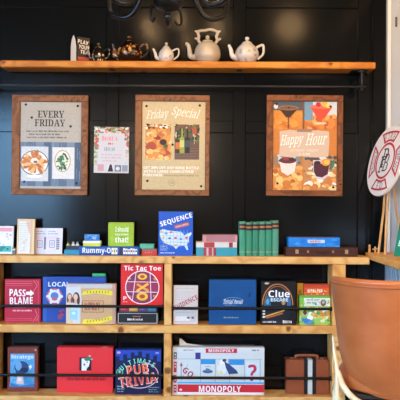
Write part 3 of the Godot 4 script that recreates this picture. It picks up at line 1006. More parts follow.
func thing_ring(f: Dictionary, px: float, py: float, r: float) -> Node:
	var pts := []
	for i in 25:
		var t := TAU * i / 24.0
		pts.append(Vector3((px + r * cos(t) - f.cx) * f.k, (f.by - py + r * sin(t)) * f.k, f.z + 0.0004))
	return part(f.node, "emblem", tube(pts, 0.0008, 5), paint(c8(140, 108, 78), 0.6))

# ---------------------------------------------------------------- things on the top board of the shelving unit
func card_stand(called: String, label: String, category: String, r: Array, zf: float, thick: float, art: Art, edge: Color, lean := 0.0, turn := 0.0) -> Dictionary:
	var k := (EYE.z - zf) / FOCAL
	var w: float = (r[2] - r[0]) * k
	var h: float = (r[3] - r[1]) * k
	var cx: float = (r[0] + r[2]) * 0.5
	var o := thing(called, label, category, Vector3(wx(cx, (r[1] + r[3]) * 0.5, zf), SHELF_A + 0.0004 + thick * absf(sin(deg_to_rad(lean))), zf - thick), deg_to_rad(turn))
	o.rotation.x = deg_to_rad(-lean)
	part(o, "board", box(Vector3(w, h, thick), 0.0008), paint(edge, 0.6), Vector3(0, h / 2, 0))
	part(o, "front_print", sheet(w - 0.002, h - 0.002), textured(art.texture(), 0.45), Vector3(0, h / 2, thick / 2 + 0.0005))
	return {"node": o, "cx": cx, "by": r[3], "k": k, "z": thick / 2 + 0.0009, "w": w, "h": h}

func book_lying(label: String, r: Array, zf: float, depth: float, floor_y: float, cover: Color, bands: Array, pages: Color, group: String) -> Dictionary:
	var k := (EYE.z - zf) / FOCAL
	var w: float = (r[2] - r[0]) * k
	var h: float = (r[3] - r[1]) * k
	var cx: float = (r[0] + r[2]) * 0.5
	var o := thing("book", label, "book", Vector3(wx(cx, r[3], zf), floor_y, zf - depth / 2), 0.0, group)
	part(o, "cover", box(Vector3(w, h * 0.14, depth), 0.001), paint(cover, 0.6), Vector3(0, h * 0.07, 0))
	part(o, "cover", box(Vector3(w, h * 0.14, depth), 0.001), paint(cover, 0.6), Vector3(0, h * 0.93, 0))
	part(o, "spine", box(Vector3(w, h * 0.7, 0.004), 0.001), paint(cover, 0.6), Vector3(0, h * 0.5, depth / 2 - 0.002))
	part(o, "pages", box(Vector3(w - 0.008, h * 0.7, depth - 0.012), 0.0005), paint(pages, 0.8), Vector3(0, h * 0.5, -0.001))
	for b: Array in bands:
		part(o, "spine_label", box(Vector3((b[1] - b[0]) * k, h * 0.94, 0.0008), 0.0), paint(b[2], 0.55), Vector3(((b[0] + b[1]) * 0.5 - cx) * k, h * 0.5, depth / 2 + 0.0005))
	return {"node": o, "cx": cx, "by": r[3], "k": k, "z": depth / 2 + 0.0008, "h": h}

func shelf_a_things() -> void:
	var y := SHELF_A + 0.0004
	# pale card with pink heading
	var a := Art.new(-6, 227, 12.5, 255, 6, c8(232, 230, 234))
	a.rect(-6, 228.5, 11, 232.5, c8(226, 150, 162))
	a.blobs(-6, 233, 11, 246, 30, 1.6, [c8(214, 200, 214), c8(196, 170, 186), c8(240, 240, 240), c8(176, 186, 190)], 51)
	a.rect(-6, 247, 11, 253, c8(60, 176, 168))
	a.blobs(-4, 247.5, 8, 252.5, 8, 1.8, [c8(24, 92, 96), c8(40, 130, 130)], 52)
	card_stand("greeting_card", "white card with a pink heading and teal foot beside the wood framed menu", "card", [-6, 227, 12.5, 255], -0.06, 0.012, a, c8(206, 220, 220), 6)
	var k := (EYE.z + 0.045) / FOCAL
	var cd := thing("card_deck", "small clear deck of cards between the pink card and the menu", "card deck", Vector3(wx(13.6, 250, -0.045), y, -0.058))
	part(cd, "sleeve", box(Vector3(3.4 * k, 7 * k, 0.02), 0.001), paint(c8(110, 112, 104), 0.25), Vector3(0, 3.5 * k, 0))
	part(cd, "label_strip", box(Vector3(3.0 * k, 1.6 * k, 0.0006), 0.0), paint(c8(214, 204, 190), 0.5), Vector3(0, 5 * k, 0.0104))
	# menu board
	a = Art.new(16, 219, 34, 254.5, 6, c8(226, 196, 150))
	a.rect(17.2, 220.4, 31.5, 253.5, c8(214, 172, 138))
	a.rect(17.6, 221, 29.6, 253.5, c8(224, 220, 206))
	a.words(18.8, 223, 28.8, 250, 12, c8(196, 186, 168), 55, false, 0.4)
	a.poly([Vector2(25, 221.5), Vector2(30.8, 221.5), Vector2(30.8, 238), Vector2(28, 232)], c8(222, 178, 152))
	a.blobs(18, 238, 29, 252, 14, 1.1, [c8(222, 186, 170), c8(206, 202, 184), c8(230, 226, 220)], 56)
	card_stand("menu_board", "tall narrow wood framed menu board standing beside the pink card", "menu", [16, 219, 34, 254.5], -0.05, 0.012, a, c8(216, 180, 128), 5, -4)
	# folded information card
	a = Art.new(31, 228.5, 62, 254.5, 6, c8(216, 214, 226))
	a.rect(31, 228.5, 45.5, 254.5, c8(204, 202, 216))
	for p: Array in [[34.5, 44.5], [47, 57.5]]:
		a.words(p[0], 231, p[1], 236, 2, c8(120, 116, 136), 57, true, 0.5)
		a.words(p[0], 237, p[1], 240, 2, c8(206, 150, 160), 58, true, 0.4)
		a.frame(p[0] + 2, 241, p[0] + 7, 248, 0.7, c8(130, 126, 150))
		a.rect(p[0] + 3, 242.5, p[0] + 6, 246.5, c8(186, 182, 202))
	a.rect(43.4, 237.5, 45.2, 250, c8(100, 98, 112))
	a.rect(56, 238.5, 59, 250, c8(104, 102, 118))
	for i in 5:
		a.rect(56.4, 239.5 + i * 2.1, 58.6, 240.5 + i * 2.1, c8(190, 188, 202))
	a.words(47, 250, 56, 253.5, 2, c8(206, 170, 170), 60, true, 0.4)
	card_stand("information_card", "wide pale lavender information card printed in two panels", "card", [31.5, 228.5, 62, 254.5], -0.085, 0.006, a, c8(220, 218, 226), 7)
	# small piled packs
	game_box("card_game", "flat turquoise card game box under the dark pack beside the lavender card", [64, 250, 80, 255.3], -0.045, 0.075, y, c8(44, 140, 172), null, 0.0, "card game|small packs on the top board")
	k = (EYE.z + 0.045) / FOCAL
	game_box("card_game", "flat dark card pack with white and yellow dots on the turquoise box", [66, 246.4, 80, 250], -0.045, 0.07, y + 5.3 * k + 0.0004, c8(44, 50, 70), null, 0.0, "card game|small packs on the top board")
	var dice_y := y + 8.95 * k + 0.0008
	for q: Array in [[68.2, c8(206, 196, 96), c8(50, 94, 66), "yellow game token with green top on the dark card pack"], [73.2, c8(236, 234, 236), c8(200, 196, 205), "white bell shaped game token on the dark card pack"], [77.4, c8(226, 228, 226), c8(150, 180, 160), "white rounded game token nearest the blue title box"]]:
		var tk := thing("game_token", q[3], "game token", Vector3(wx(q[0], 245, -0.06), dice_y, -0.06), 0.0, "tokens on the dark card pack")
		part(tk, "base", lathe(soft_profile([Vector2(0, 0), Vector2(0.010, 0), Vector2(0.0105, 0.004), Vector2(0.006, 0.012), Vector2(0.0, 0.0135)]), 14), paint(q[1], 0.4))
		part(tk, "cap", lathe(soft_profile([Vector2(0.004, 0.0125), Vector2(0.0068, 0.018), Vector2(0.004, 0.022), Vector2(0, 0.0228)]), 14), paint(q[2], 0.4))
	# rummy title box
	a = Art.new(79, 247, 139.5, 256, 8, c8(30, 84, 166))
	a.rect(79, 253.6, 139.5, 256, c8(20, 62, 134))
	a.rect(111.5, 248, 117.5, 255, c8(206, 208, 190))
	for i in 3:
		a.rect(111.8 + i * 2, 248.6 + (i % 2) * 0.8, 113.4 + i * 2, 254.4, [c8(240, 236, 214), c8(220, 206, 120), c8(236, 234, 226)][i])
		a.rect(112.2 + i * 2, 250, 113.0 + i * 2, 252.6, [c8(190, 60, 50), c8(60, 90, 60), c8(40, 60, 120)][i])
	a.rect(119.5, 247, 122.8, 256, c8(40, 44, 66))
	for i in 6:
		a.rect(123.4 + i * 2.4, 248.2 + (i % 3) * 0.5, 125.4 + i * 2.4, 254.8, c8(232, 232, 232))
		a.ell(124.4 + i * 2.4, 251.4, 0.7, 1.2, [c8(200, 50, 60), c8(40, 60, 110), c8(210, 90, 120), c8(60, 60, 66)][i % 4])
	a.rect(137.5, 247, 139.5, 256, c8(24, 60, 130))
	var f := game_box("board_game_box", "long flat blue game box with white title lying under the lime green box", [79, 247.2, 139.5, 256], -0.02, 0.12, y, c8(34, 96, 180), a, 0.0, "board game|games on the top board")
	lettering(f, "Rummy-O", 82.5, 248.2, 110.8, 255.4, c8(238, 240, 244))
	var rum_top: float = y + f.h + 0.0004
	game_box("card_game", "small yellow and white card pack on the long blue title box", [83, 241.6, 100.5, 247.2], -0.03, 0.06, rum_top, c8(206, 212, 66), null, 0.0, "card game|small packs on the top board")
	var yk := (EYE.z + 0.03) / FOCAL
	part(get_node(NodePath(numbered_last("card_game"))), "white_band", box(Vector3(17.7 * yk, 2.4 * yk, 0.0374), 0.0008), paint(c8(232, 230, 224), 0.5), Vector3(0, 4.3 * yk, 0.0116))
	a = Art.new(84, 235, 99, 241.6, 6, c8(60, 124, 196))
	a.blobs(84, 235.5, 99, 241, 16, 1.5, [c8(150, 186, 222), c8(36, 92, 168), c8(110, 164, 214)], 63)
	game_box("card_game", "small bright blue card pack topmost on the yellow pack", [84, 235.2, 99, 241.6], -0.035, 0.05, rum_top + 5.6 * yk + 0.0004, c8(60, 124, 196), a, 5.0, "card game|small packs on the top board")
	# lime box
	a = Art.new(108, 223.5, 134, 247, 6, c8(156, 186, 50))
	a.blobs(108, 223.5, 134, 247, 24, 2.4, [c8(150, 180, 46), c8(162, 192, 58)], 64)
	f = game_box("board_game_box", "lime green game box with white stacked words standing on the long blue box", [108, 223.2, 133.6, 247.2], -0.04, 0.055, rum_top, c8(150, 180, 44), a, 2.0, "board game|games on the top board")
	lettering(f, "I should", 115.3, 227.4, 128.2, 232.6, c8(240, 246, 224))
	lettering(f, "have known", 115.3, 233.8, 128.2, 236.2, c8(230, 240, 200))
	lettering(f, "that!", 115, 237.4, 128.2, 243.2, c8(240, 246, 224))
	# red and green packs
	a = Art.new(142, 249, 157, 256, 6, c8(196, 56, 48))
	a.rect(142, 249, 157, 251, c8(120, 110, 96))
	a.words(144, 252, 155, 254.4, 1, c8(226, 140, 130), 66, true, 0.6)
	f = game_box("card_game", "flat red card pack beside the blue map game box", [141.5, 249.3, 157, 256.2], -0.02, 0.09, y, c8(192, 54, 46), a, 0.0, "card game|small packs on the top board")
	game_box("card_game", "flat mint green card pack lying on the red pack", [140, 244.6, 154.2, 249.3], -0.025, 0.08, y + f.h + 0.0004, c8(84, 172, 140), null, -3.0, "card game|small packs on the top board")
	# map game
	a = Art.new(158.5, 212, 193, 256.3, 8, c8(24, 86, 188))
	a.poly([Vector2(160, 231), Vector2(163, 229.6), Vector2(168, 231), Vector2(175, 231.8), Vector2(181.5, 232.4), Vector2(184.5, 236), Vector2(187, 234.4), Vector2(191.5, 232.6), Vector2(191.8, 234.6), Vector2(189, 238.4), Vector2(189.4, 242), Vector2(187, 245), Vector2(188.6, 250.6), Vector2(187, 250.8), Vector2(184.6, 246.4), Vector2(179, 246.8), Vector2(176, 250), Vector2(174, 247.4), Vector2(170, 245.6), Vector2(164.4, 244), Vector2(161.4, 240.4), Vector2(159.6, 236)], c8(206, 220, 232))
	for i in 5:
		a.line(160, 233 + i * 3.2, 190, 233.6 + i * 3.2, 0.35, c8(120, 160, 206))
	for i in 8:
		a.line(163 + i * 3.5, 230, 163.4 + i * 3.5, 248, 0.35, c8(120, 160, 206))
	for q: Array in [[161, 232.6, c8(226, 170, 60)], [166, 234, c8(90, 130, 190)], [171, 232.8, c8(214, 120, 60)], [163, 238, c8(226, 190, 90)], [169.5, 239, c8(70, 110, 180)], [175.5, 238.6, c8(200, 80, 60)], [181, 239.6, c8(80, 120, 186)], [186.6, 238.4, c8(210, 70, 70)], [167, 243.4, c8(236, 210, 120)], [175.6, 246, c8(226, 160, 60)], [181, 243, c8(150, 190, 220)]]:
		a.ell(q[0], q[1], 1.5, 1.0, q[2])
	a.words(160.4, 246.6, 168.5, 252, 3, c8(214, 226, 240), 67, false, 0.5)
	a.words(160.4, 253, 176, 255, 1, c8(214, 226, 240), 68, false, 0.6)
	f = game_box("board_game_box", "upright blue game box printed with a white country map and slanted title", [158.5, 212, 193, 256.3], -0.025, 0.05, y, c8(24, 86, 188), a, 0.0, "board game|games on the top board")
	lettering(f, "SEQUENCE", 159.6, 217.6, 192.6, 223.6, c8(244, 246, 250), "bold", -17)
	var ban := part(f.node, "title_banner", box(Vector3(15 * f.k, 4.0 * f.k, 0.0004), 0.0), paint(c8(176, 76, 82), 0.5), Vector3((181.8 - f.cx) * f.k, (f.by - 226.0) * f.k, f.z + 0.0004), Vector3(0, 0, deg_to_rad(15)))
	lettering(f, "STATES & CAPITALS", 175.2, 225.1, 188.4, 226.9, c8(236, 220, 220), "bold", -15, 0.0, 0.0006)
	# lying books
	var b := book_lying("teal covered book with red spine label lowest in the lying pile", [196, 248, 237.2, 256.5], -0.02, 0.12, y, c8(56, 150, 166), [[203.5, 206.5, c8(170, 58, 62)], [206.5, 208.5, c8(206, 180, 176)], [208.5, 212, c8(176, 66, 70)], [212, 213.4, c8(206, 180, 176)], [213.4, 216, c8(160, 56, 62)]], c8(224, 214, 196), "books in the lying pile")
	b = book_lying("white spined book with red labels in the middle of the lying pile", [196, 242.7, 237, 248], -0.02, 0.12, y + b.h + 0.0003, c8(222, 214, 206), [[204, 214.5, c8(176, 60, 56)], [229, 232.8, c8(140, 50, 60)]], c8(224, 214, 196), "books in the lying pile")
	var bk: float = b.k
	b = book_lying("dusty pink book topmost in the lying pile", [202.5, 235.8, 237.4, 242.7], -0.025, 0.11, y + (8.5 + 5.3) * bk + 0.0006, c8(206, 152, 146), [[206, 235, c8(176, 118, 128)]], c8(224, 206, 190), "books in the lying pile")
	# six green books
	var tops := [221.8, 222.4, 222.2, 221.9, 221.7, 220.8]
	var greens := [c8(70, 150, 118), c8(62, 136, 106), c8(58, 132, 104), c8(72, 146, 116), c8(60, 138, 108), c8(84, 150, 122)]
	var places := ["first green book beside the lying pile with its pale side showing", "second green book from the lying pile", "third green book from the lying pile", "fourth green book from the lying pile", "fifth green book from the lying pile", "last green book of the row with bent cover top"]
	for i in 6:
		var zf := -0.022
		k = (EYE.z - zf) / FOCAL
		var px0 := 239.3 + i * 6.62
		var w := 6.35 * k
		var h: float = (256.5 - tops[i]) * k
		var o := thing("green_book", places[i], "book", Vector3(wx(px0 + 3.2, 240, zf), y, zf - 0.055), 0.0, "green cloth books in a row")
		var cloth := paint(greens[i], 0.75)
		var plan := []
		for q in 9:
			var t := PI * q / 8.0
			plan.append(Vector2(cos(t) * w / 2, 0.045 + sin(t) * 0.010))
		plan.append(Vector2(-w / 2, 0.040))
		plan.append(Vector2(w / 2, 0.040))
		part(o, "spine", prism(plan, 0, h), cloth)
		for e: float in [-1.0, 1.0]:
			part(o, "cover", box(Vector3(0.003, h, 0.095), 0.0006), cloth, Vector3(e * (w / 2 - 0.0015), h / 2, -0.0076))
		part(o, "pages", box(Vector3(w - 0.0064, h - 0.008, 0.088), 0.0004), paint(c8(222, 212, 190), 0.8), Vector3(0, h / 2, -0.0042))
		var wrap := []
		for q in 9:
			var t := PI * q / 8.0
			wrap.append(Vector2(cos(t) * (w / 2 + 0.0002), 0.0452 + sin(t) * 0.0106))
		part(o, "title_band", prism(wrap, h - 0.047, h - 0.014), paint(c8(38, 28, 24), 0.5))
		var wrap2 := []
		for q in 9:
			var t := PI * q / 8.0
			wrap2.append(Vector2(cos(t) * (w / 2 + 0.0003), 0.0454 + sin(t) * 0.0110))
		part(o, "gilt_title", prism(wrap2, h - 0.035, h - 0.025), paint(c8(176, 110, 76), 0.5))
		for yy: float in [0.02, 0.026, h - 0.009]:
			part(o, "gilt_line", prism(wrap2, yy, yy + 0.0018), paint(c8(160, 150, 110), 0.4))
	# blue flat game over the leather case
	f = game_box("leather_case", "flat dark brown leather games case with brass clasps under the blue box", [286, 248.3, 358, 257.6], -0.012, 0.125, y, c8(74, 38, 30), null, 0.0, "case|")
	for px: float in [297, 308, 333, 346.5]:
		var big := px == 297.0 or px == 346.5
		part(f.node, "clasp", box(Vector3((3.2 if big else 2.0) * f.k, (4.2 if big else 2.4) * f.k, 0.004), 0.001), paint(c8(196, 168, 128), 0.35, 0.7), Vector3((px - f.cx) * f.k, (257.6 - 252.6) * f.k, f.z + 0.002))
	part(f.node, "handle", tube(curve([Vector3(-0.03, f.h * 0.62, f.z), Vector3(-0.026, f.h * 0.45, f.z + 0.008), Vector3(0.02, f.h * 0.42, f.z + 0.008), Vector3(0.026, f.h * 0.62, f.z)]), 0.0035, 8), paint(c8(54, 26, 20), 0.5))
	part(f.node, "seam", box(Vector3(f.w + 0.001, 0.0018, 0.126), 0.0003), paint(c8(40, 20, 16), 0.6), Vector3(0, f.h * 0.55, 0))
	a = Art.new(289, 238.6, 340, 248.3, 6, c8(28, 128, 214))
	a.blobs(289, 239, 340, 248, 26, 3, [c8(22, 112, 200), c8(52, 150, 226), c8(34, 120, 206)], 71)
	a.rect(308, 240.8, 325, 244.2, c8(196, 214, 232))
	a.words(308.5, 241.2, 324.5, 244.2, 1, c8(206, 70, 70), 72, true, 0.8)
	a.words(293, 244.5, 302, 247.6, 2, c8(120, 180, 226), 73, false, 0.5)
	a.words(327, 244.5, 337, 247.6, 2, c8(110, 170, 220), 74, false, 0.5)
	f = game_box("board_game_box", "flat bright blue game box lying on the dark leather case", [288.5, 238.7, 340, 248.3], -0.025, 0.11, y + f.h + 0.0004, c8(28, 128, 214), a, 0.0, "board game|games on the top board")
	part(f.node, "top_print", box(Vector3(f.w * 0.9, 0.0006, 0.09), 0.0), paint(c8(120, 50, 44), 0.4), Vector3(0, f.h + 0.0004, 0))

func numbered_last(called: String) -> String:
	return called if taken[called] == 0 else "%s_%03d" % [called, taken[called]]

# ---------------------------------------------------------------- middle tier
func shelf_b_things() -> void:
	var y := SHELF_B + 0.0004
	var g := "board game|games on the middle shelf"
	# red word game
	var a := Art.new(5, 280, 40, 322, 8, c8(184, 32, 58))
	for q: Array in [[281.8, 0.35], [284, 0.5], [286, 0.3], [318.4, 0.4], [320, 0.35]]:
		a.line(6, q[0], 32, q[0], q[1], c8(222, 110, 126))
	for q: Array in [[33, 280.5, 37, 286], [37, 286, 33, 292], [36, 281, 38.6, 284.4], [33, 321, 37, 315], [37, 315, 35, 309], [36, 320.5, 38.6, 316]]:
		a.line(q[0], q[1], q[2], q[3], 0.5, c8(226, 130, 144))
	a.line(38, 280, 38, 322, 0.4, c8(214, 90, 110))
	a.words(12, 306.5, 32, 308.5, 1, c8(226, 130, 140), 80, true, 0.7)
	a.words(13, 309.6, 33.5, 311.4, 1, c8(240, 214, 218), 81, false, 0.85)
	var f := game_box("board_game_box", "crimson game box with white comic title and arrow", [4.6, 279.6, 40.4, 323], -0.055, 0.05, y, c8(176, 30, 54), a, 1.5, g)
	lettering(f, "PASS", 9.5, 289.6, 25.5, 296.6, c8(244, 240, 240), "bold", 2)
	lettering(f, "BLAME", 9.8, 297.6, 32.6, 304.4, c8(244, 240, 240), "bold", -1)
	var st := start()
	for p: Array in [[Vector2(26, 292), Vector2(30.5, 292), Vector2(30.5, 295.2), Vector2(26, 295.2)], [Vector2(30, 290), Vector2(34, 293.6), Vector2(30, 297)]]:
		var v := []
		for q: Vector2 in p:
			v.append(Vector3((q.x - f.cx) * f.k, (f.by - q.y) * f.k, f.z + 0.0006))
		for i in range(1, v.size() - 1):
			tri(st, v[0], v[i], v[i + 1], Vector3(0, 0, -1))
	part(f.node, "arrow_print", st.commit(), paint(c8(244, 240, 240), 0.6))
	# blue local game
	a = Art.new(42.5, 277.5, 106, 322.6, 6, c8(34, 72, 158))
	a.rect(42.5, 277.5, 46.5, 322.6, c8(46, 92, 176))
	a.ell(54.4, 297, 8.2, 8.2, c8(196, 90, 112))
	a.ell(54.4, 297, 6.6, 6.6, c8(216, 220, 232))
	for i in 6:
		var t := TAU * i / 6.0
		a.ell(54.4 + cos(t) * 6.6, 297 + sin(t) * 6.6, 2.0, 1.4, c8(222, 224, 234), rad_to_deg(t))
	a.ell(54.4, 296.4, 4, 3.6, c8(70, 120, 188))
	a.ell(54.4, 299.5, 3, 1.8, c8(200, 96, 110))
	a.blobs(55, 310, 66, 320, 14, 2.4, [c8(124, 58, 96), c8(150, 64, 90), c8(90, 50, 110)], 83)
	f = game_box("board_game_box", "blue game box with round badge half hidden behind the kraft brown box", [42.5, 277.6, 106, 323], -0.075, 0.05, y, c8(36, 78, 166), a, 0.0, g)
	lettering(f, "LOCAL", 48.2, 282.8, 69.5, 287.4, c8(232, 236, 244))
	a = Art.new(92, 278.6, 106, 282, 6, c8(46, 156, 92))
	var gp := game_box("card_game", "thin green card pack lying on top of the blue badge box", [92, 274.4, 105.5, 277.6], -0.085, 0.03, y + f.h + 0.0004, c8(60, 172, 104), null, 4.0, "card game|packs on the middle shelf")
	# kraft case file game
	a = Art.new(66, 283.5, 116, 323.6, 8, c8(206, 164, 118))
	a.speckle(0.06, 84)
	a.rect(66, 283.5, 112.5, 287.8, c8(196, 190, 186))
	a.rect(66, 287, 80.5, 323.6, c8(204, 204, 202))
	a.poly([Vector2(66, 287), Vector2(80.5, 286), Vector2(81.5, 300), Vector2(78.5, 323.6), Vector2(66, 323.6)], c8(208, 206, 204))
	a.ell(69.4, 299, 3.0, 6.4, c8(120, 76, 50))
	a.ell(76, 299.5, 3.8, 7.8, c8(76, 52, 42))
	a.poly([Vector2(66, 323.6), Vector2(66.4, 303), Vector2(69, 300.6), Vector2(72, 303), Vector2(73, 323.6)], c8(222, 196, 160))
	a.poly([Vector2(70, 318), Vector2(71, 304), Vector2(75, 301.5), Vector2(79.4, 305), Vector2(79, 318)], c8(196, 214, 226))
	a.rect(69.5, 310, 77.5, 319.6, c8(150, 200, 226))
	a.poly([Vector2(68.6, 298), Vector2(70.4, 298), Vector2(70.6, 302.6), Vector2(68.4, 302.6)], c8(210, 164, 136))
	a.poly([Vector2(74.4, 298), Vector2(76.6, 298), Vector2(77, 303.4), Vector2(74, 303.4)], c8(214, 168, 142))
	a.ell(69.4, 296.4, 1.9, 2.7, c8(224, 178, 150))
	a.ell(75.4, 296.6, 2.2, 3.1, c8(228, 182, 156))
	a.ell(73.5, 313, 2, 1.6, c8(206, 228, 238))
	a.poly([Vector2(81, 294.4), Vector2(84, 291), Vector2(96, 288.6), Vector2(112.5, 290.6), Vector2(112.5, 294.8), Vector2(96, 292.6), Vector2(86, 294)], c8(232, 212, 58))
	a.poly([Vector2(82, 323.6), Vector2(84, 319), Vector2(98, 319.4), Vector2(112.5, 315.4), Vector2(112.5, 319), Vector2(100, 323.4)], c8(232, 212, 58))
	for i in 8:
		a.line(87 + i * 3, 290 + absf(i - 3.5) * 0.2, 87.9 + i * 3, 292 + absf(i - 3.5) * 0.2, 0.7, c8(90, 84, 30))
		a.line(87 + i * 3, 320.4 - i * 0.4, 88 + i * 3, 322.2 - i * 0.4, 0.7, c8(90, 84, 30))
	a.frame(82.4, 300.4, 103.4, 311.8, 0.6, c8(170, 84, 62))
	a.words(83.6, 301.8, 102.6, 305.4, 1, c8(170, 84, 62), 85, true, 0.8)
	a.words(83.6, 307, 102.6, 310.8, 1, c8(170, 84, 62), 86, true, 0.8)
	a.rect(112.7, 283.5, 116, 323.6, c8(190, 150, 128))
	f = game_box("board_game_box", "kraft brown case file game box with yellow tape and a photo of two women", [66, 283.6, 116, 323.8], -0.0235, 0.048, y, c8(202, 160, 116), a, 0.0, g)
	# dark box, colour-block box and noughts game on top
	a = Art.new(117, 312.6, 158.4, 324.4, 8, c8(30, 30, 34))
	a.frame(118, 313.4, 157.4, 323.6, 0.7, c8(186, 182, 176))
	a.words(132, 315.8, 143, 317.4, 1, c8(206, 120, 84), 87, true, 0.8)
	a.words(124.5, 318.6, 151, 321.0, 1, c8(236, 234, 230), 88, true, 0.9)
	f = game_box("board_game_box", "flat black game box with thin white border lowest under the red box", [117, 312.6, 158.4, 324.4], -0.025, 0.11, y, c8(34, 34, 38), a, 0.0, g)
	var top: float = y + f.h + 0.0004
	a = Art.new(119, 305.6, 157, 312.6, 8, c8(60, 44, 60))
	var seg := [c8(150, 44, 50), c8(204, 152, 66), c8(88, 60, 110), c8(46, 110, 140)]
	for i in 4:
		a.rect(119.5 + i * 9.4, 307, 128.3 + i * 9.4, 312, seg[i])
		a.words(120.5 + i * 9.4, 309, 127 + i * 9.4, 311, 1, seg[i].lightened(0.3), 89 + i, true, 0.7)
	f = game_box("board_game_box", "flat game box with red yellow purple and blue blocks under the red box", [119, 305.8, 157, 312.6], -0.03, 0.1, top, c8(64, 46, 62), a, 0.0, g)
	top += f.h + 0.0004
	a = Art.new(121, 264.4, 163, 305.8, 8, c8(222, 38, 40))
	a.ell(142.4, 288, 16.6, 16.6, c8(124, 44, 92))
	a.rect(134.6, 272.5, 150.4, 303.6, c8(140, 48, 84))
	a.rect(126.5, 282.4, 158.4, 292.8, c8(150, 50, 84))
	a.rect(135, 283, 150.4, 292.4, c8(176, 56, 74))
	for q: Array in [[129, 278.5], [155.5, 279.5], [129.6, 297.6], [155, 297]]:
		a.ell(q[0], q[1], 2.2, 1.4, c8(206, 120, 70), 20)
	for q: Array in [[277, 4.8, 3.2], [297.2, 5.8, 4.2]]:
		a.ell(142.4, q[0] + 0.7, q[1], q[2], c8(120, 56, 30))
		a.ell(142.4, q[0], q[1], q[2], c8(240, 186, 62))
		a.ell(142.4, q[0], q[1] * 0.5, q[2] * 0.5, c8(176, 84, 50))
	a.line(137, 284.6, 148.6, 291.6, 2.4, c8(226, 160, 60))
	a.line(148.4, 284.2, 136.8, 291.8, 2.4, c8(240, 186, 72))
	a.line(136, 273.2, 132.4, 302, 0.7, c8(240, 214, 220))
	a.line(150.2, 273, 151.4, 302, 0.7, c8(240, 214, 220))
	a.line(126.6, 282.2, 158.4, 282.6, 0.7, c8(240, 214, 220))
	a.line(126.6, 292.4, 158.4, 293, 0.7, c8(240, 214, 220))
	a.ring(142.4, 288, 16.8, 16.8, 0.9, c8(244, 228, 230))
	a.words(123, 302, 129, 303.6, 1, c8(240, 170, 170), 94, false, 0.8)
	f = game_box("board_game_box", "bright red game box with white title above a round noughts and crosses picture", [120.8, 264.6, 163, 305.8], -0.035, 0.05, top, c8(216, 36, 38), a, 0.0, g)
	lettering(f, "Tic Tac Toe", 124, 266.2, 161, 271.0, c8(248, 240, 240))
	lettering(f, "P", 123.4, 297, 126.6, 300.6, c8(244, 220, 220))
	# white dossier
	a = Art.new(173.4, 287, 198, 325.8, 8, c8(208, 198, 192))
	a.words(176, 289, 196, 291.5, 1, c8(170, 160, 156), 95, false, 0.4)
	a.words(175, 293, 196, 303, 4, c8(184, 174, 170), 96, false, 0.35)
	a.rect(175, 309, 196.5, 324, c8(196, 188, 186))
	a.words(176, 310.5, 195, 316, 2, c8(160, 152, 150), 97, false, 0.4)
	a.rect(175, 318, 190, 322.6, c8(222, 218, 216))
	a.ell(188.5, 319.4, 1.5, 1.2, c8(96, 90, 96))
	a.ell(193, 319.4, 1.5, 1.2, c8(96, 90, 96))
	f = game_box("case_folder", "pale grey upright folder stamped in red beside the divider post", [173.4, 287, 198, 325.8], -0.03, 0.03, y, c8(206, 196, 190), a, 0.0, "folder|", 0.6)
	lettering(f, "EVIDENCE", 173.6, 301.6, 198.6, 306.2, c8(168, 60, 66), "bold", -27)
	# plain blue box
	a = Art.new(209, 281.4, 256.3, 326, 6, c8(6, 74, 132))
	a.blobs(209, 281.4, 256.3, 326, 20, 6, [c8(5, 71, 128), c8(8, 77, 136)], 98)
	a.line(250.4, 294, 249.2, 298.4, 1.3, c8(14, 40, 84))
	a.words(222, 306.3, 245, 307.4, 1, c8(120, 160, 200), 99, true, 0.8)
	a.words(222, 318.4, 243, 320.2, 1, c8(160, 160, 150), 100, true, 0.8)
	a.ring(233, 303, 10.5, 4, 0.35, c8(150, 182, 214), 190, 350)
	f = game_box("board_game_box", "plain mid blue game box with silver script title", [209, 281.4, 256.3, 326.2], -0.028, 0.07, y, c8(6, 74, 132), a, 0.0, g)
	lettering(f, "Trivial", 223.5, 300.6, 233, 305.6, c8(220, 230, 240), "serif_bold", 0, 0.3)
	lettering(f, "Pursuit", 234.2, 300.8, 243, 305.4, c8(220, 230, 240), "serif_bold", 0, 0.3)
	# black mystery box
	a = Art.new(261, 283, 296.4, 326, 8, c8(22, 22, 28))
	a.ell(277.6, 306, 14.5, 20, c8(30, 34, 44))
	a.ring(277.6, 306, 15.4, 20.6, 1.0, c8(206, 130, 60), 180, 360)
	a.ring(277.6, 306, 13.4, 18.4, 0.6, c8(170, 110, 60), 180, 360)
	a.poly([Vector2(263.6, 307), Vector2(266, 298), Vector2(269.4, 296), Vector2(271, 307)], c8(38, 96, 140))
	a.ell(267.4, 303, 1.6, 3, c8(92, 160, 196))
	a.poly([Vector2(287, 307), Vector2(287.6, 295), Vector2(290, 295), Vector2(291.4, 307)], c8(44, 104, 150))
	a.ell(283.6, 303.6, 2.0, 2.8, c8(190, 140, 80))
	a.line(263, 318.6, 284.6, 311.6, 1.1, c8(232, 190, 90))
	a.line(266, 319.4, 283, 314.4, 1.6, c8(196, 96, 46))
	a.words(270, 299.6, 288, 303.2, 1, c8(120, 170, 200), 101, true, 0.85)
	for i in 3:
		a.ell(263.6, 312.4 + i * 3.0, 1.5, 1.0, c8(226, 226, 226))
	a.words(262.4, 322.4, 277, 325, 1, c8(206, 206, 206), 103, false, 0.7)
	a.words(283, 321.6, 295, 325, 1, c8(226, 226, 226), 104, false, 0.9)
	a.ell(266.6, 284.6, 2.4, 1.0, c8(200, 200, 200))
	f = game_box("board_game_box", "black game box with orange arc and large white title beside the plain blue box", [261, 283, 296.4, 326.3], -0.028, 0.06, y, c8(24, 24, 30), a, 0.0, g)
	lettering(f, "Clue", 268.4, 291.6, 289.6, 298.8, c8(244, 244, 246))
	lettering(f, "ESCAPE", 271, 299.4, 288, 303.0, c8(206, 222, 232))
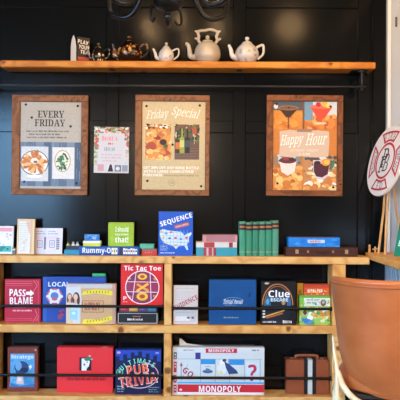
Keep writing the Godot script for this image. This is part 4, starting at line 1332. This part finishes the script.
	# stack of bright children's games
	a = Art.new(299.5, 297.2, 332, 308, 8, c8(222, 228, 206))
	a.rect(299.5, 297.2, 332, 299.4, c8(110, 170, 62))
	a.rect(299.5, 299.4, 304, 308, c8(126, 184, 70))
	a.words(307, 300.4, 322, 306, 2, c8(120, 130, 170), 105, false, 0.7)
	a.ell(324.6, 304.4, 3, 3.4, c8(110, 74, 64))
	a.ell(324.6, 304, 1.6, 1.6, c8(222, 170, 130))
	a.blobs(300, 300, 332, 307.6, 18, 1.3, [c8(150, 196, 90), c8(206, 120, 150), c8(240, 240, 230), c8(90, 150, 190)], 106)
	f = game_box("board_game_box", "green and white patterned game box lying on the lower green one", [299.5, 297.2, 330.4, 308.2], -0.035, 0.09, y + 18.2 * (EYE.z + 0.03) / FOCAL + 0.0004, c8(120, 178, 66), a, 0.0, g)
	var upper: float = y + 18.2 * (EYE.z + 0.03) / FOCAL + 0.0008 + f.h
	a = Art.new(299.5, 308.2, 332, 326.4, 8, c8(150, 196, 92))
	a.blobs(299.5, 308.2, 332, 326.4, 60, 2.6, [c8(214, 226, 180), c8(226, 150, 66), c8(240, 240, 230), c8(130, 182, 74), c8(222, 190, 90), c8(96, 156, 72)], 107)
	a.blobs(302, 320, 314, 326, 8, 2.6, [c8(54, 122, 190), c8(70, 140, 200)], 108)
	a.ell(305, 314, 2.2, 2.6, c8(96, 66, 50))
	a.ell(324, 316, 2.6, 2.2, c8(230, 130, 60))
	f = game_box("board_game_box", "lowest green game box with orange and blue picture blocks", [299.5, 308.2, 330.4, 326.4], -0.03, 0.095, y, c8(130, 184, 76), a, 0.0, g)
	a = Art.new(303.5, 286.4, 331.5, 297.2, 8, c8(214, 92, 52))
	a.rect(303.5, 286.4, 331.5, 289.6, c8(196, 66, 40))
	a.words(307, 290.6, 328, 295.4, 1, c8(240, 224, 206), 109, false, 0.9)
	a.blobs(304, 292, 331, 297, 14, 1.2, [c8(240, 170, 70), c8(90, 120, 170), c8(222, 60, 50), c8(240, 220, 190)], 110)
	game_box("board_game_box", "orange red game box topmost on the green boxes", [304.2, 286.6, 329.4, 297.0], -0.05, 0.075, upper, c8(214, 92, 52), a, 0.0, g)
	a = Art.new(297, 287, 303.4, 297, 8, c8(226, 176, 60))
	a.words(298, 288.4, 302.6, 296, 3, c8(176, 80, 50), 111, false, 0.6)
	game_box("card_game", "narrow yellow card pack standing between the black box and the orange box", [297.2, 287.2, 303.6, 326.4], -0.135 + 0.03, 0.03, y, c8(226, 176, 60), a, 0.0, "card game|packs on the middle shelf")

# ---------------------------------------------------------------- bottom tier
func shelf_c_things() -> void:
	var y := SHELF_C + 0.0004
	var g := "board game|games on the bottom shelf"
	# battle game
	var a := Art.new(7.6, 347.6, 37.4, 391.6, 8, c8(124, 54, 40))
	a.speckle(0.16, 120, Vector2(1, 0.2))
	a.rect(10.4, 353.8, 34.2, 387.4, c8(88, 160, 206))
	a.blobs(10.4, 360, 34.2, 387, 26, 4.5, [c8(66, 140, 192), c8(110, 176, 214), c8(80, 150, 200)], 121)
	a.ell(21.4, 367.6, 7.2, 6.4, c8(52, 74, 116))
	a.ell(18.4, 366, 3.2, 4.6, c8(110, 160, 200))
	a.ell(24, 370.4, 4.2, 2.6, c8(34, 46, 80))
	a.rect(16, 371.6, 23.6, 374.4, c8(40, 70, 112))
	a.poly([Vector2(17, 374.4), Vector2(23, 374.4), Vector2(23.6, 384.6), Vector2(16.4, 384)], c8(222, 190, 180))
	a.ell(19.6, 379.4, 2.0, 2.2, c8(240, 220, 210))
	a.poly([Vector2(30.4, 364.6), Vector2(31.4, 366.4), Vector2(32.2, 367), Vector2(31, 368), Vector2(30, 370), Vector2(29, 367.4), Vector2(28, 366.6), Vector2(29.6, 366)], c8(226, 236, 242))
	a.poly([Vector2(10.4, 383), Vector2(20, 386.2), Vector2(34.2, 384), Vector2(34.2, 387.4), Vector2(10.4, 387.4)], c8(48, 112, 172))
	a.rect(34.5, 349.2, 36, 351, c8(206, 160, 140))
	var f := game_box("board_game_box", "brown bordered game box with a blue helmet picture", [7.4, 347.4, 37.8, 391.8], -0.075, 0.05, y, c8(118, 50, 36), a, 1.0, g)
	lettering(f, "Stratego", 11.2, 355, 33.4, 359.8, c8(244, 240, 236), "serif_bold")
	# large red box
	f = game_box("board_game_box", "large plain red game box with a small black square emblem", [57, 347.4, 113, 392.8], -0.06, 0.06, y, c8(232, 50, 54), null, 0.0, g)
	var e := Art.new(78, 355, 93, 372, 10, c8(232, 50, 54))
	e.rect(79.4, 357.4, 91.4, 370.6, c8(24, 28, 40))
	e.poly([Vector2(81.6, 370.6), Vector2(81.6, 358.6), Vector2(88.4, 358.6), Vector2(89.8, 362), Vector2(88.8, 366.4), Vector2(87, 368), Vector2(86.4, 370.6)], c8(232, 232, 234))
	e.ell(84.4, 364.6, 0.9, 1.2, c8(206, 60, 80))
	e.ell(87.2, 362.2, 0.7, 0.5, c8(30, 34, 46))
	e.poly([Vector2(84, 359.6), Vector2(88, 356.4), Vector2(92.4, 358), Vector2(90, 360.4), Vector2(86, 361.2)], c8(60, 120, 92))
	e.ell(89.6, 356, 1, 0.9, c8(226, 196, 150))
	e.ell(91.6, 359.4, 0.9, 0.8, c8(150, 200, 190))
	part(f.node, "emblem_print", sheet(15 * f.k, 17 * f.k), textured(e.texture(), 0.45), Vector3((85.5 - f.cx) * f.k, (f.by - 363.5) * f.k, f.z + 0.0005))
	var wd := Art.new(66, 377, 108, 381.4, 10, c8(228, 48, 52))
	wd.words(67, 377.6, 107, 381.4, 1, c8(128, 20, 34), 122, true, 0.7)
	part(f.node, "faded_print", sheet(42 * f.k, 4.4 * f.k), textured(wd.texture(), 0.45), Vector3((87 - f.cx) * f.k, (f.by - 379.2) * f.k, f.z + 0.0005))
	part(f.node, "edge_tape", box(Vector3(0.03, 0.003, 0.01), 0.0005), paint(c8(226, 196, 190), 0.5), Vector3((105 - f.cx) * f.k, f.h + 0.0008, 0.02))
	# quiz box
	a = Art.new(115.4, 349.6, 161, 394, 8, c8(24, 24, 66))
	a.rect(115.4, 349.6, 161, 366, c8(36, 70, 170))
	for i in 12:
		var x := 115.4 + i * 3.8
		var hgt: float = [356, 360, 354, 358, 352, 355, 351, 357, 353, 359, 355, 361][i]
		a.rect(x, hgt, x + 3.9, 370, c8(22, 28, 72))
	a.ell(139, 374, 19.5, 12.6, c8(30, 24, 66))
	a.ring(139, 374.6, 19.6, 13.2, 0.9, c8(226, 186, 190), -70, 150)
	a.ell(119.4, 372, 3.6, 3.6, c8(110, 190, 150))
	a.ell(119.4, 372, 2.6, 2.6, c8(30, 60, 80))
	a.ell(119.4, 371.4, 1.2, 1.6, c8(150, 214, 170))
	a.words(117, 385.4, 125, 393, 3, c8(150, 190, 190), 123, false, 0.55)
	a.words(149, 386.4, 160, 393, 3, c8(120, 170, 160), 124, false, 0.55)
	a.ell(118.4, 352.2, 2, 1.4, c8(222, 140, 190))
	a.rect(155.6, 351.6, 159, 353.2, c8(150, 160, 200))
	f = game_box("board_game_box", "dark blue quiz game box with arched mint and orange lettering", [115.4, 349.6, 161, 394.4], -0.03, 0.06, y, c8(30, 44, 120), a, 0.0, g)
	arc_lettering(f, "ULTIMATE", 139.5, 385, 24.5, -6, 11.5, 4.6, c8(132, 226, 190), "bold", false, 0.85)
	lettering(f, "PUB", 126.6, 364.2, 148.6, 374.0, c8(244, 214, 196), "bold", -8)
	lettering(f, "PUB", 127.4, 364.9, 147.8, 373.3, c8(232, 98, 66), "bold", -8, 0.0, 0.0004)
	lettering(f, "TRIVIA", 118.8, 374.6, 157.6, 385.2, c8(244, 214, 196), "bold", -9)
	lettering(f, "TRIVIA", 119.6, 375.3, 156.8, 384.5, c8(226, 86, 62), "bold", -9, 0.0, 0.0004)
	# dark wooden chest behind
	var w := game_box("wooden_chest", "dark brown wooden games chest behind the long white box", [175, 342.4, 255, 388.6], -0.0925, 0.045, y, c8(98, 74, 62), null, 0.0, "chest|")
	for px: float in [180.5, 241.5]:
		part(w.node, "hinge", box(Vector3(4 * w.k, 1.8 * w.k, 0.002), 0.0005), paint(c8(150, 130, 110), 0.4, 0.5), Vector3((px - w.cx) * w.k, w.h - 0.008, w.z + 0.001))
	part(w.node, "lid_line", box(Vector3(w.w + 0.0006, 0.002, 0.0456), 0.0), paint(c8(30, 22, 18), 0.6), Vector3(0, w.h - 0.026, 0))
	part(w.node, "label_print", box(Vector3(14 * w.k, 4 * w.k, 0.0008), 0.0), paint(c8(92, 66, 56), 0.5), Vector3((213 - w.cx) * w.k, w.h - 3.6 * w.k, w.z + 0.0008))
	# long white property game
	a = Art.new(172.4, 349.2, 264.4, 397, 8, c8(206, 212, 210))
	var ln := c8(130, 150, 166)
	a.rect(172.4, 349.2, 264.4, 354, c8(214, 216, 214))
	a.rect(205.5, 350, 237, 354.4, c8(196, 40, 54))
	a.words(183, 351, 196, 353.4, 1, c8(120, 120, 120), 130, false, 0.6)
	a.words(252, 350.6, 262, 353, 1, c8(60, 70, 80), 131, false, 0.7)
	a.line(177, 360.8, 262, 360.8, 0.4, ln)
	a.rect(195.2, 354.2, 200.4, 361, c8(62, 58, 140))
	a.rect(200.6, 361, 215.2, 366, c8(54, 150, 212))
	a.rect(228.4, 361, 244.4, 366.6, c8(54, 140, 206))
	for px: float in [200.5, 215.3, 229.5, 244.5, 260.4]:
		a.line(px, 361, px, 384, 0.45, ln)
	a.rect(246.4, 363.4, 259, 383.4, c8(206, 222, 232))
	a.words(204, 367.4, 213, 370, 1, c8(140, 156, 170), 132, true, 0.6)
	a.ell(207.6, 373.4, 5.2, 1.9, c8(74, 100, 140))
	a.poly([Vector2(205, 373), Vector2(206, 369.8), Vector2(209.6, 370.8), Vector2(211, 373)], c8(90, 120, 160))
	a.ell(223, 365, 3.4, 4.2, c8(236, 238, 240), -20)
	a.ell(222, 370.6, 5, 5, c8(226, 230, 232))
	a.poly([Vector2(224, 362.6), Vector2(230, 366.6), Vector2(236.6, 372), Vector2(238.4, 375.4), Vector2(229, 376), Vector2(226, 370)], c8(50, 70, 114))
	a.ell(224.4, 362, 2, 1.6, c8(60, 70, 90))
	a.ell(220, 374.4, 3, 1.4, c8(222, 206, 140))
	a.line(181, 384, 187.5, 366, 0.4, ln)
	a.poly([Vector2(179.6, 368), Vector2(181, 364), Vector2(182.4, 368)], c8(176, 50, 64))
	a.line(181, 367, 181, 380, 0.6, c8(120, 70, 80))
	a.rect(172.4, 384, 264.4, 385.8, c8(84, 170, 218))
	a.rect(172.4, 386.6, 264.4, 394.4, c8(206, 42, 54))
	a.rect(172.4, 394.4, 264.4, 397, c8(226, 222, 220))
	a.ell(180.6, 392, 1.4, 1.0, c8(240, 230, 230))
	a.rect(172.4, 349.2, 177.4, 397, c8(206, 200, 198))
	for q: Array in [[354, 361, c8(70, 74, 80)], [363.5, 374.5, c8(186, 48, 58)], [377, 385, c8(190, 60, 66)], [387, 395, c8(176, 44, 54)]]:
		a.rect(173.4, q[0], 176.4, q[1], q[2])
		a.rect(174.3, q[0] + 1.5, 175.5, q[0] + 3.2, c8(214, 206, 204))
		a.rect(174.3, q[0] + 4.6, 175.5, q[0] + 6.0, c8(214, 206, 204))
	f = game_box("board_game_box", "long white property game box with red title band and red question mark", [172.4, 349.2, 264.4, 396.8], -0.028, 0.056, y, c8(210, 214, 214), a, 0.0, g)
	lettering(f, "MONOPOLY", 199, 387.6, 241, 393.6, c8(246, 242, 242))
	lettering(f, "MONOPOLY", 208.5, 350.8, 234, 353.8, c8(244, 226, 226))
	lettering(f, "?", 247.8, 366, 256.6, 382.6, c8(190, 46, 78), "bold")
	lettering(f, "GO", 182.4, 371.2, 193.6, 377.2, c8(182, 44, 58), "bold", 38)
	# loose folded leaflet on top of it
	var lf := thing("leaflet", "cream folded leaflet sticking up between the white box and the chest", "leaflet", Vector3(wx(190, 350, -0.0885), y + 0.001, -0.0872))
	st_wedge(lf, [Vector2(-0.06, 0.0), Vector2(0.085, 0.0), Vector2(0.085, 0.262), Vector2(-0.02, 0.275), Vector2(-0.05, 0.302), Vector2(-0.06, 0.302)])
	# striped suitcase
	f = game_box("leather_suitcase", "small tan leather suitcase with a white and black centre stripe", [286.2, 360.4, 329.0, 394.8], -0.05, 0.08, y, c8(146, 76, 46), null, 0.0, "suitcase|", 0.4)
	for q: Array in [[304, 307.8, c8(32, 28, 30)], [307.8, 312.4, c8(206, 208, 206)], [312.4, 316.2, c8(32, 28, 30)]]:
		part(f.node, "stripe", box(Vector3((q[1] - q[0]) * f.k, f.h, 0.052), 0.0006), paint(q[2], 0.5), Vector3(((q[0] + q[1]) * 0.5 - f.cx) * f.k, f.h / 2 + 0.001, 0.0152))
	var hy: float = f.h
	part(f.node, "handle", tube(curve([Vector3(-0.062, hy, 0), Vector3(-0.058, hy + 0.014, 0), Vector3(0, hy + 0.017, 0), Vector3(0.058, hy + 0.014, 0), Vector3(0.062, hy, 0)]), 0.0048, 10, 1.6), paint(c8(150, 84, 54), 0.45))
	for sx: float in [-1.0, 1.0]:
		part(f.node, "clasp", box(Vector3(0.018, 0.007, 0.02), 0.002), paint(c8(196, 176, 150), 0.3, 0.8), Vector3(sx * 0.085, hy + 0.0035, 0.01))
		part(f.node, "corner_piece", box(Vector3(0.018, 0.018, 0.0815), 0.003), paint(c8(120, 58, 34), 0.45), Vector3(sx * (f.w / 2 - 0.0088), hy - 0.0088, 0))

func st_wedge(o: Node, outline: Array) -> void:
	var st := start()
	var f := Vector3(0, 0, 0.0007)
	var mid := Vector3(0.01, 0.14, 0)
	for i in outline.size():
		var a := Vector3(outline[i].x, outline[i].y, 0)
		var b := Vector3(outline[(i + 1) % outline.size()].x, outline[(i + 1) % outline.size()].y, 0)
		quad(st, a + f, b + f, b - f, a - f, mid)
		tri(st, mid + f, a + f, b + f, mid)
		tri(st, mid - f, a - f, b - f, mid)
	part(o, "sheet", st.commit(), paint(c8(222, 206, 186), 0.7))

# ---------------------------------------------------------------- window ledge
func ledge_things() -> void:
	var y := LEDGE + 0.0004
	var pine := textured(wood_picture(c8(228, 178, 116), c8(206, 150, 90), c8(140, 90, 50), 4, 1, 140, 128, 64), 0.5)
	# round sign on its easel
	var z := 0.07
	var c := Vector3(wx(386, 161, z), wy(386, 161, z), z)
	var o := thing("round_sign", "white round fire badge sign with red outlines standing on an easel", "sign", c, 0.0)
	var yaw := deg_to_rad(-79)
	var lean := deg_to_rad(-13.5)
	o.basis = Basis(Vector3.UP, yaw) * Basis(Vector3.RIGHT, lean)
	var r := 36.2 * (EYE.z - z) / FOCAL
	var white := paint(c8(226, 222, 216), 0.5)
	var red := paint(c8(176, 34, 44), 0.5)
	part(o, "disc", lathe([Vector2(0, -0.006), Vector2(r - 0.001, -0.006), Vector2(r, -0.005), Vector2(r, 0.005), Vector2(r - 0.001, 0.006), Vector2(0, 0.006)], 56), white, Vector3.ZERO, Vector3(PI / 2, 0, 0))
	var face := {"node": o, "cx": 0.0, "by": 0.0, "k": r / 36.2, "z": 0.0062}
	# red outlines: inner ring and four panels between the notches
	var ring := []
	for i in 48:
		var t := TAU * i / 48.0
		ring.append(Vector3(cos(t), sin(t), 0) * r * 0.49 + Vector3(0, 0, 0.006))
	part(o, "inner_ring", ribbon(ring, 0.013, 0.0008), red)
	for q in 4:
		var base := PI / 2 * q
		var path := []
		for i in 13:
			var t := base + lerpf(-0.52, 0.52, i / 12.0)
			var dip: float = 0.89 - 0.07 * (1.0 - pow(absf(i - 6) / 6.0, 2.0))
			path.append(Vector3(sin(t), cos(t), 0) * r * dip + Vector3(0, 0, 0.006))
		for i in 13:
			var t := base + lerpf(0.44, -0.44, i / 12.0)
			path.append(Vector3(sin(t), cos(t), 0) * r * 0.585 + Vector3(0, 0, 0.006))
		part(o, "panel_outline", ribbon(path, 0.011, 0.0009), red)
	var ink := c8(44, 46, 50)
	var word := c8(58, 70, 76)
	arc_lettering(face, "FIRE", 0, 0, 25.6, 0, 13, 5.8, word, "sans", false, 1.0)
	arc_lettering(face, "FD", 0, 0, 25.6, 180, 16, 6.2, word, "sans", true, 1.1)
	arc_lettering(face, "PRODUCT", 0, 0, 25.6, -90, 7.6, 4.6, word, "sans", false, 0.8)
	arc_lettering(face, "COMPANY", 0, 0, 25.6, 90, 7.6, 4.6, word, "sans", false, 0.8)
	lettering(face, "P", -7.5, -13, 4, 7, ink, "serif", 0, 0.1)
	lettering(face, "F", -9.5, -5, -0.5, 12, ink, "serif", 0, 0.1, 0.0002)
	lettering(face, "B", -2, -7, 8.5, 11, ink, "serif", 0, 0.1, 0.0003)
	# easel
	var e := thing("easel", "slim wooden tabletop easel holding the round sign", "easel", Vector3(c.x + 0.02, y, z), 0.0)
	var n := o.basis.z
	var side := o.basis.x
	var foot := Vector3(wx(378.5, 252, -0.01), y, -0.01)
	var foot_b := Vector3(wx(385, 253, 0.05), y, 0.05)
	var top_at := c + o.basis.y * (-0.02) - n * 0.022
	for ft: Vector3 in [foot, foot_b]:
		var lo := ft - e.position + Vector3(0, 0.002, 0)
		part(e, "leg", tube([lo, lo.lerp(top_at - e.position, 0.5), top_at - e.position + side * (0.02 if ft == foot_b else -0.02)], 0.0068, 8), pine)
	var rear := Vector3(c.x + 0.13, y + 0.002, z - 0.1) - e.position
	part(e, "rear_leg", tube([rear, rear.lerp(top_at - e.position, 0.5), top_at - e.position - n * 0.014], 0.006, 8), pine)
	# small wooden pegs and dish by the wall
	for q: Array in [[369.5, 8.0, 0.0065, "taller plain wooden peg standing on the ledge by the black wall"], [375.2, 6.0, 0.0055, "shorter pale wooden peg with a crossbar on the ledge beside the easel"]]:
		var zz := -0.105
		var h: float = q[1] * (EYE.z - zz) / FOCAL
		var p := thing("wooden_peg", q[3], "peg", Vector3(wx(q[0], 250, zz), y, zz), 0.0, "pegs on the ledge")
		part(p, "pin", lathe(soft_profile([Vector2(0, 0), Vector2(q[2], 0), Vector2(q[2], h * 0.6), Vector2(q[2] * 0.8, h * 0.75), Vector2(q[2] * 1.1, h * 0.9), Vector2(0, h)]), 14), pine)
		if q[2] < 0.006:
			part(p, "crossbar", tube([Vector3(-0.016, h * 0.5, 0), Vector3(0, h * 0.55, 0), Vector3(0.016, h * 0.62, 0)], 0.0045, 8), pine)
	# latch plate on the jamb
	var jz := BACK + 0.03
	var lp := thing("latch_plate", "small grey metal latch plate fixed to the white jamb", "latch", Vector3(wx(396, 22, jz), wy(396, 22, jz), jz + 0.0025))
	part(lp, "plate", box(Vector3(0.014, 0.058, 0.005), 0.002), paint(c8(120, 116, 114), 0.4, 0.6))
	for way: float in [-1.0, 1.0]:
		part(lp, "screw", lathe([Vector2(0, 0.0015), Vector2(0.0028, 0.001), Vector2(0.003, 0)], 10), paint(c8(90, 88, 86), 0.4, 0.6), Vector3(0, way * 0.02, 0.0025), Vector3(PI / 2, 0, 0))
	# green tent sign
	var t := thing("tent_sign", "teal green tent sign with white handwritten letters on the ledge", "sign", Vector3(1.142, y, 0.16), deg_to_rad(-48))
	var gm := paint(c8(26, 122, 92), 0.55)
	var st := start()
	var hh := 0.235
	for sgn: float in [1.0, -1.0]:
		var q := [Vector3(-0.09, 0, 0.06 * sgn), Vector3(0.09, 0, 0.06 * sgn), Vector3(0.075, hh, 0.006 * sgn), Vector3(-0.075, hh, 0.006 * sgn)]
		var off := Vector3(0, 0, -0.004 * sgn)
		quad(st, q[0], q[1], q[2], q[3], Vector3(0, hh / 2, 0))
		quad(st, q[0] + off, q[1] + off, q[2] + off, q[3] + off, Vector3(0, hh / 2, 0.2 * sgn))
		for i in 4:
			quad(st, q[i], q[(i + 1) % 4], q[(i + 1) % 4] + off, q[i] + off, Vector3(0, hh / 2, 0.05 * sgn))
	part(t, "panels", st.commit(), gm)
	var tf := Node3D.new()
	tf.name = "writing"
	t.add_child(tf)
	tf.position = Vector3(0, 0, 0.06)
	tf.rotation.x = -atan2(0.054, hh)
	var fc := {"node": tf, "cx": 0.0, "by": 0.0, "k": 0.0055, "z": 0.0}
	lettering(fc, "a", -11, -38, -7, -33, c8(206, 232, 220), "bold", 0, 0.2)
	lettering(fc, "C", -12, -27, -8, -21, c8(206, 232, 220), "bold", 0, 0.2)
	lettering(fc, "L", -12.5, -16, -9, -10, c8(206, 232, 220), "bold", 0, 0.2)

# ---------------------------------------------------------------- stool
func stool() -> void:
	var leather := StandardMaterial3D.new()
	var hide := FastNoiseLite.new()
	hide.seed = 17
	hide.frequency = 0.012
	hide.fractal_octaves = 4
	var ramp := Gradient.new()
	ramp.offsets = PackedFloat32Array([0.0, 0.45, 1.0])
	ramp.colors = PackedColorArray([c8(170, 90, 46), c8(180, 98, 52), c8(190, 107, 60)])
	var nt := NoiseTexture2D.new()
	nt.noise = hide
	nt.width = 256
	nt.height = 256
	nt.color_ramp = ramp
	leather.albedo_texture = nt
	leather.roughness = 0.3
	var ash := textured(wood_picture(c8(236, 214, 178), c8(220, 190, 148), c8(190, 150, 110), 4, 0, 150, 128, 64), 0.45)
	var o := thing("bar_stool", "tan leather barrel back bar stool with pale bentwood legs", "stool", Vector3(0.768, 0, 0.98), deg_to_rad(-6))
	# shell
	var y0 := 0.695
	var y1 := 1.14
	var nu := 28
	var nv := 20
	var outer := []
	for j in nv + 1:
		var row := []
		for i in nu + 1:
			var u := i / float(nu) * 2.0 - 1.0
			var v := j / float(nv) * 2.0 - 1.0
			var q := Vector2(u * sqrt(1.0 - 0.38 * v * v) / (sqrt(1.0 - 0.38 * v * v) if v > 0.0 else 1.0), v * sqrt(1.0 - 0.32 * u * u) if v < 0.0 else v * (1.0 - 0.03 * u * u))
			var th := q.x * deg_to_rad(84)
			var rad := 0.182 + 0.058 * (q.y * 0.5 + 0.5)
			if q.y < -0.3:
				rad -= 0.03 * pow((-0.3 - q.y) / 0.7, 2.0)
			row.append(Vector3(rad * sin(th), lerpf(y0, y1, q.y * 0.5 + 0.5), rad * cos(th) * 1.02))
		outer.append(row)
	var shell := start()
	var grid := []
	var inner := []
	for j in nv + 1:
		var row := []
		var row_in := []
		for i in nu + 1:
			var p: Vector3 = outer[j][i]
			var du: Vector3 = outer[j][mini(nu, i + 1)] - outer[j][maxi(0, i - 1)]
			var dv: Vector3 = outer[mini(nv, j + 1)][i] - outer[maxi(0, j - 1)][i]
			var n := du.cross(dv).normalized()
			if n.dot(Vector3(p.x, 0, p.z)) < 0.0:
				n = -n
			row.append([p, n, Vector2(i / float(nu), j / float(nv))])
			row_in.append([p - n * 0.026, -n, Vector2(i / float(nu), j / float(nv))])
		grid.append(row)
		inner.append(row_in)
	for j in nv:
		for i in nu:
			for g in [grid, inner]:
				smooth(shell, g[j][i], g[j][i + 1], g[j + 1][i + 1])
				smooth(shell, g[j][i], g[j + 1][i + 1], g[j + 1][i])
	part(o, "backrest", shell.commit(), leather)
	var edge := []
	for i in nu + 1:
		edge.append((grid[0][i][0] + inner[0][i][0]) * 0.5)
	for j in range(1, nv + 1):
		edge.append((grid[j][nu][0] + inner[j][nu][0]) * 0.5)
	for i in range(nu - 1, -1, -1):
		edge.append((grid[nv][i][0] + inner[nv][i][0]) * 0.5)
	for j in range(nv - 1, -1, -1):
		edge.append((grid[j][0][0] + inner[j][0][0]) * 0.5)
	part(o, "rim_roll", tube(edge, 0.0135, 10), leather)
	var pipe := []
	for i in nu + 1:
		pipe.append(grid[nv][i][0] + grid[nv][i][1] * 0.001 - Vector3(0, 0.012, 0))
	part(o, "piping", tube(pipe, 0.003, 6), paint(c8(168, 92, 50), 0.45))
	part(o, "seat", lathe(soft_profile([Vector2(0, 0.70), Vector2(0.17, 0.70), Vector2(0.195, 0.725), Vector2(0.19, 0.765), Vector2(0.15, 0.782), Vector2(0, 0.785)]), 32), leather, Vector3(0, 0, -0.03))
	# bentwood frame
	for s: float in [-1.0, 1.0]:
		part(o, "leg", tube(curve([Vector3(s * 0.226, 0.9, 0.02), Vector3(s * 0.221, 0.83, 0.05), Vector3(s * 0.215, 0.74, 0.09), Vector3(s * 0.219, 0.55, 0.12), Vector3(s * 0.23, 0.3, 0.15), Vector3(s * 0.24, 0.0, 0.18)]), _taper(0.004, 0.0145, 31), 10), ash)
		part(o, "leg", tube(curve([Vector3(s * 0.19, 0.70, -0.14), Vector3(s * 0.205, 0.5, -0.17), Vector3(s * 0.23, 0.25, -0.2), Vector3(s * 0.25, 0.0, -0.22)]), 0.0125, 10), ash)
		part(o, "brace", tube(curve([Vector3(s * 0.214, 0.775, 0.075), Vector3(s * 0.192, 0.722, 0.11), Vector3(s * 0.15, 0.682, 0.14), Vector3(s * 0.09, 0.662, 0.15), Vector3(0, 0.655, 0.155)]), 0.0125, 10), ash)
	part(o, "seat_plate", box(Vector3(0.3, 0.018, 0.3), 0.004), paint(c8(40, 38, 38), 0.5), Vector3(0, 0.69, -0.02))
	var fr := []
	for i in 33:
		var t := TAU * i / 32.0
		fr.append(Vector3(cos(t) * 0.235, 0.3, sin(t) * 0.19 - 0.02))
	part(o, "foot_ring", tube(fr, 0.009, 8), paint(c8(40, 38, 38), 0.4, 0.7))

# ---------------------------------------------------------------- lamps
func glow(c: Color, e: float) -> StandardMaterial3D:
	var m := StandardMaterial3D.new()
	m.albedo_color = c
	m.emission_enabled = true
	m.emission = c
	m.emission_energy_multiplier = e
	return m

func lamps() -> void:
	var iron := paint(c8(16, 15, 15), 0.3, 0.0, 0.25)
	var warm := c8(255, 205, 146)
	var z := 1.0
	var at := Vector3(wx(168, 10, z), 0.0, z)
	var low := wy(168, 12.5, z)
	var o := thing("chandelier", "black iron chandelier with scrolled arms hanging in front of the wall shelf", "chandelier", Vector3(at.x, low, z), PI / 6 + 0.05)
	rod(o, "stem", Vector3(0, 0.1, 0), Vector3(0, CEIL - low - 0.03, 0), 0.008, iron)
	part(o, "canopy", lathe([Vector2(0.06, CEIL - low - 0.001), Vector2(0.055, CEIL - low - 0.02), Vector2(0.015, CEIL - low - 0.04), Vector2(0, CEIL - low - 0.04)], 20), iron)
	part(o, "hub", lathe(soft_profile([Vector2(0, -0.035), Vector2(0.014, -0.028), Vector2(0.018, -0.014), Vector2(0.012, 0.0), Vector2(0.05, 0.02), Vector2(0.062, 0.05), Vector2(0.04, 0.085), Vector2(0.03, 0.16), Vector2(0.012, 0.24), Vector2(0, 0.25)]), 24), iron)
	var bulb_mat := glow(warm, 30.0)
	for k in 6:
		var a := TAU * k / 6.0
		var d := Vector3(cos(a), 0, sin(a))
		var up := Vector3.UP
		part(o, "arm", tube(curve([d * 0.04 + up * 0.13, d * 0.085 + up * 0.17, d * 0.12 + up * 0.14, d * 0.135 + up * 0.06, d * 0.18 + up * 0.01, d * 0.245 + up * 0.015, d * 0.288 + up * 0.075, d * 0.29 + up * 0.4], 8), 0.0112, 12), iron)
		var cup := part(o, "candle_cup", lathe(soft_profile([Vector2(0, 0), Vector2(0.012, 0.0), Vector2(0.03, 0.015), Vector2(0.033, 0.02), Vector2(0.012, 0.022), Vector2(0.012, 0.03), Vector2(0, 0.03)]), 18), iron, d * 0.29 + up * 0.395)
		part(o, "candle_sleeve", lathe([Vector2(0, 0.42), Vector2(0.011, 0.42), Vector2(0.011, 0.5), Vector2(0, 0.5)], 14), paint(c8(226, 214, 190), 0.5), d * 0.29)
		part(o, "bulb", lathe(soft_profile([Vector2(0, 0.501), Vector2(0.011, 0.503), Vector2(0.022, 0.525), Vector2(0.017, 0.555), Vector2(0, 0.585)]), 14), bulb_mat, d * 0.29)
		var l := OmniLight3D.new()
		l.name = "bulb_light"
		l.light_color = warm
		l.light_energy = 0.07
		l.light_size = 0.018
		l.omni_range = 12.0
		l.omni_attenuation = 2.0
		l.shadow_enabled = true
		o.add_child(l, true)
		l.position = d * 0.29 + up * 0.535
	for s: Array in [[-0.045, -0.03], [0.085, -0.028]]:
		part(o, "hook", tube(curve([Vector3(s[0] * 0.4, 0.05, -0.04), Vector3(s[0], 0.03, -0.05), Vector3(s[0] * 1.1, s[1] + 0.012, -0.05), Vector3(s[0] * 0.9, s[1], -0.05), Vector3(s[0] * 0.7, s[1] + 0.015, -0.05)]), 0.0055, 8), iron)
	# globe lamps: one at the ceiling, three unseen pendants added to brighten the shelves
	var soft := c8(255, 236, 212)
	for q: Array in [[0.66, 2.73, 0.85, 0.5, warm, "opal globe lamp fixed to the ceiling above the bar stool"], [-1.97, 2.17, 4.6, 3.0, soft, "added opal fill globe out of view by the shop window"], [-0.37, 2.17, 4.6, 5.0, soft, "added opal fill globe out of view before the taupe wall"], [0.95, 1.95, 1.94, 0.8, soft, "added opal fill globe out of view by the bar stool"]]:
		var c := thing("ceiling_and_fill_globe", q[5], "lamp", Vector3(q[0], q[1], q[2]), 0.0, "opal globe lamps")
		var rr := 0.1
		part(c, "globe", lathe(soft_profile([Vector2(0, -rr), Vector2(rr * 0.5, -rr * 0.87), Vector2(rr * 0.87, -rr * 0.5), Vector2(rr, 0), Vector2(rr * 0.87, rr * 0.5), Vector2(rr * 0.5, rr * 0.87), Vector2(0, rr)], 3), 28), glow(q[4], 9.0 if q[2] < 1.0 else 4.0))
		part(c, "fitter", lathe([Vector2(0, rr - 0.004), Vector2(0.035, rr - 0.012), Vector2(0.035, rr + 0.012), Vector2(0.02, rr + 0.018), Vector2(0, rr + 0.018)], 20), iron)
		var gap: float = CEIL - q[1]
		rod(c, "cord", Vector3(0, rr + 0.016, 0), Vector3(0, gap - 0.001, 0), 0.004, iron)
		part(c, "canopy", lathe([Vector2(0, gap - 0.012), Vector2(0.05, gap - 0.012), Vector2(0.055, gap - 0.001), Vector2(0, gap - 0.001)], 20), iron)
		var l := OmniLight3D.new()
		l.name = "lamp_light"
		l.light_color = q[4]
		l.light_energy = q[3]
		l.light_size = 0.09
		l.omni_range = 14.0
		l.omni_attenuation = 2.0
		l.shadow_enabled = true
		c.add_child(l, true)
